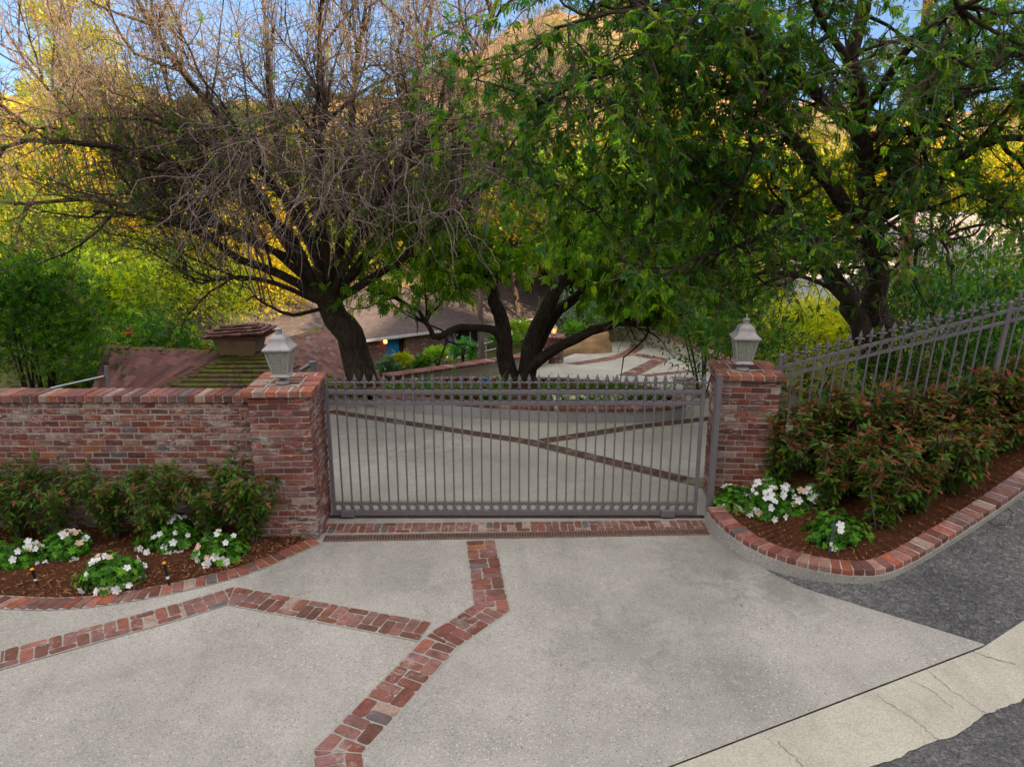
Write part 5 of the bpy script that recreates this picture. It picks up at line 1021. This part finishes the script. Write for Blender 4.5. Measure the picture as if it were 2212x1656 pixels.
# orange lit pine trunk
p0 = PY(1958, 620, 18); b = (p0[0], 18, float(Hf(p0[0], 18)) - .2); pt = PY(1992, 60, 18); H = pt[2] + 3 - b[2]
pi = empty('pine_tree', b, 'straight pine with glowing orange bark standing behind the shade tree', 'tree'); m = MB(); lean_ = pt[0] - p0[0]
P = dense([(0, 0, 0), (lean_ * .35, 0, H * .35), (lean_ * .75, 0, H * .7), (lean_ * 1.15, 0, H)], 14)[None]; Rr = np.linspace(.2, .09, 14)[None]; tubes(m, P, Rr, 12); br, rr_ = grow(P, Rr, 18, (1., 2.2), .06, 6, .1, 1., (0, 0, .2), .15, (0, 0, 0), .55); tubes(m, br, rr_, 5); m.build('trunk', M['bark_orange'], pi, True)
m = MB(); q, d = sample_on(br, 1500, .3); inst(m, T_whorl(7, .2, T_dia(1, .12)), q + RNG.normal(0, .12, q.shape), frames(RNG.normal(size=q.shape)), np.full(len(q), .22), pal(len(q), FG['a'])); m.build('crown', M['leaf_far'], pi)
# ================================================================= GARAGE ROOF WITH VENT (left, below the wall)
def shk(name, col, mossy=0.):
    t = NT(name); c = t.attr(); v = t.map((3, 3, 3)); n = t.noise(22, 5, .7); cc = t.mix(.6, c, t.ramp(n, [(.3, .5), (.7, 1.3)]), 'MULTIPLY'); mm = t.ramp(t.noise(1.7, 5, .7, dist=.4), [(.62 - .25 * mossy, 0), (.72 - .2 * mossy, 1)]); cc = t.mix(t.math('MULTIPLY', mm, min(1, .15 + mossy)), cc, (.1, .12, .01)); t.bump(n, .6, .01); return t.fin(cc, .9, .15)
M['shake'] = shk('shake_roof', 0, .1); M['shake_moss'] = shk('shake_roof_moss', 0, .75)
def shakes(mb, A, B, C, D_, n, wl=.16, cols=((.16, .078, .062), (.19, .095, .08), (.13, .063, .055), (.16, .095, .082)), th=.022, over=1.25):
    """A,B eave left/right ; C,D top right/left"""
    A, B, C, D_ = map(lambda q: np.array(q, float), (A, B, C, D_)); N_ = norm(np.cross(B - A, D_ - A)); N_ = N_ if N_[2] > 0 else -N_
    for r in range(n):
        t0, t1 = r / n, min(1, (r + over) / n); L0, R0 = A + (D_ - A) * t0, B + (C - B) * t0; L1, R1 = A + (D_ - A) * t1, B + (C - B) * t1; W_ = np.linalg.norm(R0 - L0); u = 0
        if W_ < .05: continue
        while u < 1:
            du = wl * RNG.uniform(.55, 1.5) / W_; e = min(1, u + du); g = .006 / W_; a = L0 + (R0 - L0) * (u + g); b = L0 + (R0 - L0) * (e - g); c = L1 + (R1 - L1) * (e - g); d = L1 + (R1 - L1) * (u + g); j = N_ * RNG.normal(0, .003)
            lo, hi = N_ * (th * 1.0), N_ * th * 1.9; j2 = (a - d) * RNG.normal(0, .03)
            V = [a + lo * 0 + j + j2, b + j + j2, c + N_ * .0, d, a + hi + j + j2, b + hi + j + j2, c + N_ * .008, d + N_ * .008]; cc = np.array(cols[RNG.integers(len(cols))]) * RNG.uniform(.7, 1.3); mb.add(V, [[4, 5, 6, 7], [0, 1, 5, 4], [1, 2, 6, 5], [3, 0, 4, 7]], cc); u = e
gY = 17.2
Ap = PY(505, 765, gY); Lr = PY(232, 752, 17.6); LB_ = PY(196, 862, 15.0); FL = PY(338, 850, 14.4); FR = PY(800, 852, 14.4); Rr_ = PY(700, 712, 20.5); RB = PY(842, 842, 15.2); Ap2 = PY(540, 762, gY)
gh = empty('garage', (-6.5, 17, -3.4), 'low building with weathered brown shake roof and roof vent behind the brick wall', 'garage'); o0 = np.array(gh.location)
m = MB(); shakes(m, LB_ - o0, FL - o0, Ap - o0, Lr - o0, 1); 
def face(mb, A, B, C, D_, n, **k): shakes(mb, A - o0, B - o0, C - o0, D_ - o0, n, **k)
m = MB(); face(m, Lr, LB_, FL, Ap, 15, wl=.55, th=.045, cols=((.15, .068, .062), (.175, .085, .075), (.125, .06, .056))); m2 = MB(); 
# left slope: courses run in depth, eave on the left
m.build('roof_left_slope', M['shake'], gh)
m = MB(); face(m, FL, FR, Ap2, Ap, 9, wl=.2, th=.04, cols=((.1, .06, .045), (.13, .08, .06), (.09, .05, .04))); m.build('roof_front_hip', M['shake_moss'], gh)
m = MB(); face(m, FR, RB, Rr_, Ap2, 1); m = MB(); face(m, RB, Rr_, Ap2, FR, 14, wl=.32, th=.035); m.build('roof_right_slope', M['shake'], gh)
# far slopes so the roof is closed
BL = Lr + (0, 3.2, -.9); BR = Rr_ + (.5, 1., -.6); m = MB(); face(m, BL, Lr, Ap, Ap + np.array([0, 3.5, -1.]), 6); face(m, Ap + np.array([0, 3.5, -1.]), Ap2, Rr_, BR, 6); m.build('roof_back_slope', M['shake'], gh)
m = MB()
for a, b, n in ((Ap, FL, 14), (Ap2, FR, 16), (Ap2, Rr_, 12), (Lr, Ap, 11)):
    for i in range(n):
        c0 = a + (b - a) * ((i + .5) / n) - o0; d = norm(b - a); y = norm(np.cross([0, 0, 1.], d)); z = np.cross(d, y); L = np.linalg.norm(b - a) / n
        for s in (-1, 1):
            zz = norm(z + y * s * .35); yy2 = np.cross(zz, d); brick(m, c0 + y * s * .07 + z * .05 + zz * .0 + RNG.normal(0, .005, 3), (L * .6, .085, .012), np.stack([norm(d + z * .08), yy2, zz], 1), np.array((.12, .07, .055)) * RNG.uniform(.7, 1.3), .003, .003)
m.build('hip_caps', M['shake_moss'], gh)
wm_ = MB(); ring = [LB_ + (.35, 0, -.12), FL + (.1, .25, -.12), FR + (-.2, .25, -.12), RB + (-.3, .1, -.12), BR + (-.3, -.3, -.1), BL + (.3, -.3, -.1)]
for i in range(6):
    a, b = ring[i], ring[(i + 1) % 6]; wm_.add([a - o0, b - o0, np.array([b[0], b[1], -3.6]) - o0, np.array([a[0], a[1], -3.6]) - o0], [[0, 1, 2, 3]])
wm_.build('wall', M['stucco'], gh)
# vent: tapered box with its own small shake roof
vc = (Ap + Ap2) / 2 - o0; vt = MB(); w0, w1, d0, h_ = .34, .54, .26, .5
q = [(-w0, -d0, -.25), (w0, -d0, -.25), (w0, d0, -.25), (-w0, d0, -.25), (-w1, -d0 * 1.6, h_), (w1, -d0 * 1.6, h_), (w1, d0 * 1.6, h_), (-w1, d0 * 1.6, h_)]
vt.add(np.array(q) + vc, [[0, 1, 5, 4], [1, 2, 6, 5], [2, 3, 7, 6], [3, 0, 4, 7], [4, 5, 6, 7]]); vo = vt.build('roof_vent', m_plain('vent_wood', (.26, .19, .12), .85), gh)
vr = MB(); e_ = vc + np.array([0, 0, h_]); X, Yd, rz_ = .74, .52, .2
P4 = [e_ + (-X, -Yd, -.03), e_ + (X, -Yd, -.03 + .1), e_ + (X, Yd, .07), e_ + (-X, Yd, -.03)]; r0_, r1_ = e_ + (-.3, 0, rz_), e_ + (.35, 0, rz_ + .05)
shakes(vr, P4[0], P4[1], r1_, r0_, 4, .16, th=.028); shakes(vr, P4[1], P4[2], r1_, r1_ + (0.01, 0, 0), 4, .16, th=.028); shakes(vr, P4[2], P4[3], r0_, r1_, 4, .16, th=.028); shakes(vr, P4[3], P4[0], r0_, r0_ + (.01, 0, 0), 4, .16, th=.028); box(vr, e_ + (0, 0, -.02), (X * .95, Yd * .93, .03), None, (.12, .06, .05)); vr.build('vent_roof', M['shake'], vo)
# ================================================================= HOUSE WITH BLUE DOOR
hp0 = PY(770, 735, 44.5); hd = norm(np.array([8.9, 7.6])); eaveZ = PY(855, 723, 46)[2]; hn = np.array([-hd[1], hd[0]])   # along the front, and away from the camera
e0 = PY(767, 735, 44.2); e1 = PY(1140, 689, 52.5); ez = (e0[2] + e1[2]) / 2; hd = norm(e1[:2] - e0[:2]); hn = np.array([-hd[1], hd[0]]); hrz = math.atan2(hd[1], hd[0])
HZ = ez - 2.45; ho = empty('house', (e0[0], e0[1], HZ), 'long low brick and stucco house with a blue door and dark shingle roof', 'house', rz=hrz); Lh = 24.
t = NT('comp_shingle'); br = t.n('ShaderNodeTexBrick'); br.inputs['Scale'].default_value = 1.; br.inputs['Brick Width'].default_value = .32; br.inputs['Row Height'].default_value = .15; br.inputs['Mortar Size'].default_value = .012; br.inputs['Color1'].default_value = (.085, .068, .075, 1); br.inputs['Color2'].default_value = (.125, .1, .108, 1); br.inputs['Mortar'].default_value = (.035, .03, .033, 1); br.inputs['Bias'].default_value = 0; t.l(t.tc.outputs['Object'], br.inputs['Vector'])
col = t.mix(.4, br.outputs[0], t.ramp(t.noise(2, 4), [(.3, .7), (.7, 1.2)]), 'MULTIPLY'); M['comp'] = t.fin(col, .9, .2)
def slab(mb, pts, th=.12):
    p = np.array(pts, float); n = len(p); lo = p - (0, 0, th); mb.poly(p); mb.poly(lo[::-1]); 
    mb.add(np.concatenate([p, lo]), [[i, (i + 1) % n, n + (i + 1) % n, n + i] for i in range(n)])
# local frame: x along front, y away from camera, eave at y=0,z=2.45
rf = MB(); rp = .36; D2 = 6.2
for (xa, xb, ya, za) in ((-9, Lh, 0, 2.45),): slab(rf, [(xa, ya, za), (xb, ya, za), (xb - 0, D2, za + rp * D2), (xa + 0, D2, za + rp * D2)])
slab(rf, [(-9, D2, 2.45 + rp * D2), (Lh, D2, 2.45 + rp * D2), (Lh, 2 * D2, 2.45), (-9, 2 * D2, 2.45)])
ro = rf.build('roof', M['comp'], ho)
gu = MB(); box(gu, ((Lh - 9) / 2, -.07, 2.36), ((Lh + 9) / 2, .07, .08)); gu.build('gutter_rail', m_plain('gutter_grey', (.42, .42, .44), .5), ho)
tb = NT('house_brick'); bb = tb.n('ShaderNodeTexBrick'); bb.inputs['Scale'].default_value = 1.; bb.inputs['Brick Width'].default_value = .28; bb.inputs['Row Height'].default_value = .085; bb.inputs['Mortar Size'].default_value = .012; bb.inputs['Color1'].default_value = (.2, .09, .07, 1); bb.inputs['Color2'].default_value = (.11, .055, .05, 1); bb.inputs['Mortar'].default_value = (.1, .08, .075, 1)
mpv = tb.n('ShaderNodeMapping'); mpv.inputs['Rotation'].default_value = (R(90), 0, 0); tb.l(tb.tc.outputs['Object'], mpv.inputs[0]); tb.l(mpv.outputs[0], bb.inputs['Vector'])
wht = tb.ramp(tb.noise(3.2, 2, vec=tb.map((1, 1, 3.4))), [(.66, 0), (.68, 1)]); cc = tb.mix(wht, bb.outputs[0], (.5, .47, .45)); M['hbrick'] = tb.fin(cc, .9, .2)
def hb_(name, mat, c, h, par=None): m = MB(); box(m, (0, 0, 0), h); o = m.build(name, mat, par or ho); o.location = c; return o
blue = m_plain('blue_paint', (.01, .24, .6), .5, .4, 0, .15)
# door recess at x in [dx0,dx1]
def hx(px):   # local x on the wall plane for a pixel column
    r = ray(px, 760); A = np.array([[r[0], -hd[0]], [r[1], -hd[1]]]); bvec = (e0[:2] + hn * .55); s_ = np.linalg.solve(A, bvec); return s_[1]
xa, xb, xc, xd = hx(780), hx(836), hx(873), hx(975)
hb_('brick_wall', M['hbrick'], ((xa + xb) / 2 - .0, .7, 1.25), ((xb - xa) / 2, .15, 1.3))
hb_('brick_wall', M['hbrick'], ((xc + xd) / 2 + .05, .55, 1.25), ((xd - xc) / 2, .15, 1.3))
hb_('stucco_wall', M['stucco_grey'], ((xd + Lh) / 2, .95, 1.25), ((Lh - xd) / 2, .15, 1.32)); hb_('brick_base', M['hbrick'], ((xd + Lh) / 2, .72, .35), ((Lh - xd) / 2, .1, .45))
hb_('stucco_wall', M['stucco_grey'], ((xa - 9) / 2, .95, 1.25), ((xa + 9) / 2, .15, 1.32)); hb_('side_wall', M['stucco_grey'], (7.5, 11.5, 1.2), (16, .15, 1.3)); hb_('recess_wall', M['hbrick'], ((xb + xc) / 2, 1.35, 1.25), ((xc - xb) / 2 + .3, .1, 1.3))
door = hb_('door', blue, ((xb + xc) / 2, 1.15, 1.0), ((xc - xb) / 2 - .08, .05, 1.05))
for z_, h2 in ((-.45, .45), (.55, .35)):
    for s in (-1, 1): hb_('panel', blue, (s * (xc - xb) * .23, -.06, z_), ((xc - xb) * .17, .02, h2 * .85), door)
hb_('handle', M['black_metal'], ((xc - xb) * .36, -.1, 0), (.03, .04, .14), door); hb_('lintel', blue, ((xb + xc) / 2, 1.12, 2.2), ((xc - xb) / 2, .06, .14)); hb_('blue_trim', blue, (xa - .1, .6, 1.3), (.06, .1, 1.1))
for px0, px1, z_ in ((990, 1048, 1.55), (1215, 1250, 1.5), (1262, 1282, 1.5)):
    u0, u1 = hx(px0), hx(px1); f = hb_('window', M['black_metal'], ((u0 + u1) / 2, .8, z_), ((u1 - u0) / 2, .05, .5)); hb_('sill', blue, (0, -.08, -.58), ((u1 - u0) / 2 + .1, .08, .09), f); hb_('mullion', M['white'], (0, -.06, 0), (.03, .02, .48), f)
# porch lamp
m = MB(); lathe(m, [(0, -.16), (.1, -.12), (.13, 0), (.09, .12), (0, .15)], k=10); pe = NT('porch_glow'); pe.fin((.8, .25, .08)); pe.b.inputs['Emission Color'].default_value = (1, .22, .05, 1); pe.b.inputs['Emission Strength'].default_value = 2.5; o = m.build('porch_lamp', pe.m, ho, True); o.location = (hx(832), .45, 2.05)
# house slab / terrace
hb_('plinth', M['stucco_grey'], (Lh / 2 - 4, 5, -.4), (Lh / 2 + 6, 6.5, .3))
# ================================================================= COURT
def wallstrip(name, pts, h, lab, mat, z_of=None, wd=.16, capw=.2):
    P = resample(pts, .24); o0 = np.array([*P[0], float(Hf(*P[0]))]); e = empty(name, tuple(o0), lab, 'garden wall'); V = []; n = len(P); H_ = np.interp(np.arange(n), [0, n - 1], h) if not callable(h) else None
    for i in range(n):
        d = norm(P[min(i + 1, n - 1)] - P[max(i - 1, 0)]); nn = np.array([-d[1], d[0]]); z = float(Hf(*P[i])); zt = z + H_[i]
        V += [(*(P[i] - nn * wd / 2), z - .5), (*(P[i] - nn * wd / 2), zt), (*(P[i] + nn * wd / 2), zt), (*(P[i] + nn * wd / 2), z - 1.2)]
    f = [[4 * i + k, 4 * i + 4 + k, 4 * i + 5 + k, 4 * i + 1 + k] for i in range(n - 1) for k in range(3)] + [[0, 1, 2, 3], [4 * n - 4, 4 * n - 3, 4 * n - 2, 4 * n - 1]]
    m = MB(); m.add(np.array(V) - o0, f); m.build('wall', mat, e); c = MB()
    for i in range(n - 1):
        for h_i in (0, .5):
            a = P[i] + (P[i + 1] - P[i]) * (h_i + .25); d = norm(P[i + 1] - P[i]); nn = np.array([-d[1], d[0]]); z = float(Hf(*P[i])) * (1 - h_i) + float(Hf(*P[i + 1])) * h_i + H_[i] + .035; brick(c, np.array([*a, z]) - o0, (.055, capw, .035), np.array([[d[0], nn[0], 0], [d[1], nn[1], 0], [0, 0, 1]]), bcol(PALP, 1.1, .25), .006, .002)
    c.build('coping', M['brick_cap'], e)
wallstrip('retaining_wall', [(-3.05, 16.5), (-1.6, 18.1), (-.2, 19.8), (.55, 20.9), (1.15, 21.9)], (.36, .38), 'low buff stucco wall with brick coping leading from the brown roof to the round pillar', M['stucco'])
wallstrip('retaining_wall', [(3.4, 28.4), (3.9, 28.9), (4.5, 29.5), (5.1, 29.2), (5.6, 28.2), (5.85, 26.5), (5.95, 24.5), (6.0, 22.5), (6.0, 19.5), (6.0, 15), (6.0, 11), (5.8, 10)], (.52, .34), 'curved stucco wall with brick coping around the back of the motor court', M['stucco'])
pz = float(Hf(1.3, 22)); rp_ = empty('round_pillar', (1.32, 22.1, pz), 'round brick pillar with a lit lantern beside the boulder', 'pillar'); m = MB()
for r in range(11):
    for k in range(16):
        a = (k + .5 * (r % 2)) * 6.283 / 16; brick(m, (math.cos(a) * .27, math.sin(a) * .27, .035 + r * .073), (.05, .052, .031), rotz(a), bcol(PALP, 1., .25), .006, .002)
m.build('shaft', M['brick'], rp_); m = MB(); lathe(m, [(0, .01), (.28, .01), (.28, .8), (0, .8)], k=20); m.build('mortar_core', M['mortar'], rp_); m = MB()
for k in range(16): a = k * 6.283 / 16; brick(m, (math.cos(a) * .24, math.sin(a) * .24, .84), (.12, .055, .035), rotz(a), bcol(PALP, 1.2, .25), .006, .002)
lathe(m, [(0, .8), (.16, .8), (.16, .87), (0, .872)], k=14, col=(.2, .08, .06)); m.build('cap', M['brick_cap'], rp_)
lantern((1.32, 22.1, pz + .873), .3, .44, 'lit lantern standing on the round brick pillar', True)
for px, py, Y, lab in ((878, 786, 23.5, 'lit lantern nearest the blue door among lime shrubs'), (966, 776, 24.5, 'lit lantern half hidden by blue flowers left of the wooden post')):
    q = PY(px, py, Y); lantern(tuple(q), .3, .4, lab, True)
    m = MB(); g0 = float(Hf(q[0], q[1])); box(m, (q[0], q[1], (g0 + q[2]) / 2 - .1), (.17, .17, (q[2] - g0) / 2 + .1)); tag(m.build('brick_post', M['hbrick']), 'small brick post carrying the %s' % lab.split(' among')[0].split(' half')[0], 'post')
q = PY(972, 758, 23.8); fb = empty('flowering_bush', (q[0], q[1], q[2] - .35), 'small bush with blue violet flowers around a lit lantern', 'bush'); m = MB(); blob(m, (0, 0, .25), (.35, .3, .25), 400, .06, G_['g'], TW5); m.build('foliage', M['leaf'], fb); m = MB(); pp_ = RNG.normal(0, .22, (22, 3)) + (0, -.1, .38); inst(m, T_whorl(5, .2, T_dia(1, .7)), pp_, frames(RNG.normal(0, .3, (22, 3)) + (0, 0, 1)), np.full(22, .07), pal(22, [(.15, .12, .75)])); m.build('flowers', M['petal'], fb)
# boulder
bz = PY(1262, 757, 25.2); bo = np.array([bz[0], 25.2, float(Hf(bz[0], 25.2))]); V = []; nu, nv = 40, 24; 
from mathutils import noise as mno
for j in range(nv):
    for i in range(nu):
        th_ = i * 6.283 / nu; ph = j / (nv - 1) * 1.62; x, y, z = math.cos(th_) * math.sin(ph) ** .8, math.sin(th_) * math.sin(ph) ** .8, math.cos(ph); s = 1 + .16 * mno.noise(Vector((x * 1.6, y * 1.6, z * 1.6 + 5))) + .05 * mno.noise(Vector((x * 6, y * 6, z * 6)))
        hx_ = .55 + .45 * sst(-1.0, .45, x) ; V.append((x * .98 * s, y * .7 * s, max(z, -.1) * 1.02 * s * float(hx_) * (1 if x < .45 else 1)))
V = np.array(V); V[:, 0] += .18 * V[:, 2]; m = MB(); i = np.arange(nv - 1)[:, None] * nu + np.arange(nu)[None]; i2 = np.arange(nv - 1)[:, None] * nu + (np.arange(nu)[None] + 1) % nu; m.add(V, np.stack([i, i + nu, i2 + nu, i2], -1).reshape(-1, 4))
o = tag(m.build('boulder', m_plain('sandstone', (.3, .19, .1), .9, .15, 0, .35, 2.2, .6, 14), smooth=True), 'large tan sandstone boulder beside the round brick pillar', 'boulder'); o.location = tuple(bo - (0, 0, .05))
# brick apron beside the boulder (herringbone strip)
# wooden utility post
q = PY(1041, 778, 22); q2 = PY(1034, 640, 22); m = MB(); tubes(m, dense([(q[0], 22, q[2] - .8), (q2[0], 22, q2[2] + 2.)], 6)[None], np.full((1, 6), .1), 4, cap=True)
for v in m.V: v[:, 1] += 0
tag(m.build('wooden_post', M['wood_post']), 'weathered square wooden post rising into the leaves by the low wall', 'post')
# hand rails
def rail(pts, name, lab, drop=.8, r=.025, posts=3, two=True):
    P = np.array(pts, float); e = empty(name, tuple(P[0]), lab, 'handrail'); m = MB(); tubes(m, (dense(P, 8) - P[0])[None], np.full((1, 8), r), 6); m.build('top_bar', M['steel'], e)
    if two: m = MB(); tubes(m, (dense(P, 8) - P[0] - (0, 0, .28))[None], np.full((1, 8), r * .8), 6); m.build('lower_bar', M['steel'], e)
    for k in range(posts):
        t = (k + .5) / posts; c = P[0] + (P[-1] - P[0]) * t - P[0]; m = MB(); tubes(m, np.array([[c - (0, 0, drop), c]]), np.full((1, 2), r), 6); m.build('post', M['steel'], e)
rail([PY(985, 756, 23.6), PY(1110, 727, 25.5)], 'handrail', 'pale metal handrail passing behind the wooden post'); rail([PY(1165, 735, 24), PY(1250, 712, 26)], 'handrail', 'short pale metal handrail behind the round brick pillar'); rail([PY(900, 768, 23.), PY(966, 763, 24.)], 'handrail', 'short pale metal handrail between the two lit garden lanterns', two=False, posts=2)
e = empty('metal_railing', tuple(PY(227, 830, 9.3)), 'thin grey metal rail and post sticking up behind the brick wall', 'railing'); m = MB(); a = PY(110, 838, 9.6); b = PY(226, 812, 9.3); c = PY(228, 790, 9.3); o0 = np.array(e.location); tubes(m, np.array([[a - o0, b - o0]]), np.full((1, 2), .014), 6); m.build('bar', M['steel'], e); m = MB(); tubes(m, np.array([[c - o0 - (0, 0, 1.9), c - o0]]), np.full((1, 2), .022), 8, cap=True); m.build('post', M['metal'], e)
# blue yard sign in the planter
q = PY(1045, 828, 14.9); e = empty('yard_sign', (q[0], 14.9, float(Hf(q[0], 14.9)) + .2), 'small round blue and black yard sign behind the gate pickets', 'sign'); o0 = np.array(e.location); zc = q[2] - o0[2]
th8 = np.arange(8) * 6.283 / 8 + .39; R_ = .13; face_ = np.array([(R_ * math.cos(a), 0, R_ * .98 * math.sin(a)) for a in th8])
def sgn(nm, pl, y, mat, th_=.004): m = MB(); p = np.array(pl, float) + (0, y, zc); m.poly(p); m.poly((p + (0, th_, 0))[::-1]); n = len(p); m.add(np.concatenate([p, p + (0, th_, 0)]), [[i, (i + 1) % n, n + (i + 1) % n, n + i] for i in range(n)]); m.build(nm, mat, e)
navy = m_plain('sign_navy', (.008, .012, .05), .4); bl2 = m_plain('sign_blue', (.0, .12, .5), .4)
sgn('rim', face_ * 1.08, .004, M['white']); sgn('plate', face_, -.002, navy, .006); up2 = [tuple(p) for p in face_ if p[2] > .02]; up2 = [(R_ * .93, 0, .03), (R_ * .92, 0, .055), (.05, 0, .12), (-.05, 0, .12), (-R_ * .92, 0, .055), (-R_ * .93, 0, .0)]; sgn('blue_field', up2, -.006, bl2, .003)
sgn('stripe', [(-.05, 0, -.012), (.1, 0, -.04), (.1, 0, -.022), (-.05, 0, .004)], -.007, m_plain('sign_tan', (.6, .42, .25), .5), .003); sgn('stripe', [(-.1, 0, -.03), (.06, 0, -.056), (.06, 0, -.048), (-.1, 0, -.02)], -.007, M['white'], .003)
m = MB(); tubes(m, np.array([[(0, .01, -.1), (0, .01, zc)]]), np.full((1, 2), .008), 6); m.build('stake', M['steel'], e)
# street beyond: white wall and black fence, pale kerb, neighbour roof
a = PY(1600, 612, 40.5); b = PY(1960, 612, 40.5); m = MB(); box(m, ((a[0] + b[0]) / 2, 40.8, -.35), ((b[0] - a[0]) / 2 + 3, .15, .62)); tag(m.build('white_wall', M['dull_white']), 'low white wall across the far side of the street behind the big trunk', 'wall')
fe = empty('black_fence', (a[0] - 3, 41.3, .27), 'thin black railing above the white wall across the street', 'fence'); Lf2 = b[0] - a[0] + 6; m = MB(); box(m, (Lf2 / 2, 0, 1.35), (Lf2 / 2, .025, .03)); box(m, (Lf2 / 2, 0, .1), (Lf2 / 2, .025, .03)); m.build('rails', M['black_metal'], fe); m = MB()
for i in range(int(Lf2 / .2)): box(m, (i * .2, 0, .72), (.018, .018, .68))
o = m.build('pickets', M['black_metal'], fe); o['kind'] = 'stuff'
m = MB(); box(m, ((a[0] + b[0]) / 2, 41.3, -.1), (Lf2 / 2, .2, .38)); tag(m.build('fence_footing', m_plain('pink_block', (.42, .26, .2), .8)), 'pinkish block footing under the black railing across the street', 'footing')
r0 = PY(2010, 585, 27); r1 = PY(2330, 600, 27); nh = empty('neighbour_house', (r0[0], 27, float(Hf(r0[0], 27))), 'neighbouring house whose wavy grey tiled roof shows at the right edge', 'house'); o0 = np.array(nh.location); m = MB(); W_ = r1[0] - r0[0] + 6; zt = r0[2] - .3 - o0[2]; nx, ny = 220, 14
xs_ = np.linspace(0, W_, nx); V = []; f = []
for j in range(ny * 2):
    r_ = j // 2; t0 = (r_ + (j % 2)) / ny; zz = zt + t0 * 2.3 + (.05 if j % 2 == 0 else -.0)
    for x in xs_: V.append((x, t0 * 6, zz + .045 * math.sin(x * 20)))
for j in range(ny * 2 - 1):
    for i in range(nx - 1): f.append([j * nx + i, j * nx + i + 1, (j + 1) * nx + i + 1, (j + 1) * nx + i])
m.add(V, f); m.build('roof', m_plain('roof_tile_grey', (.25, .22, .24), .8), nh, True); m = MB(); box(m, (W_ / 2, 3.4, zt / 2 - .1), (W_ / 2 - .4, 3., zt / 2)); m.build('wall', m_plain('neighbour_wall', (.16, .13, .1), .9), nh)
# cobble heap seen through the fence
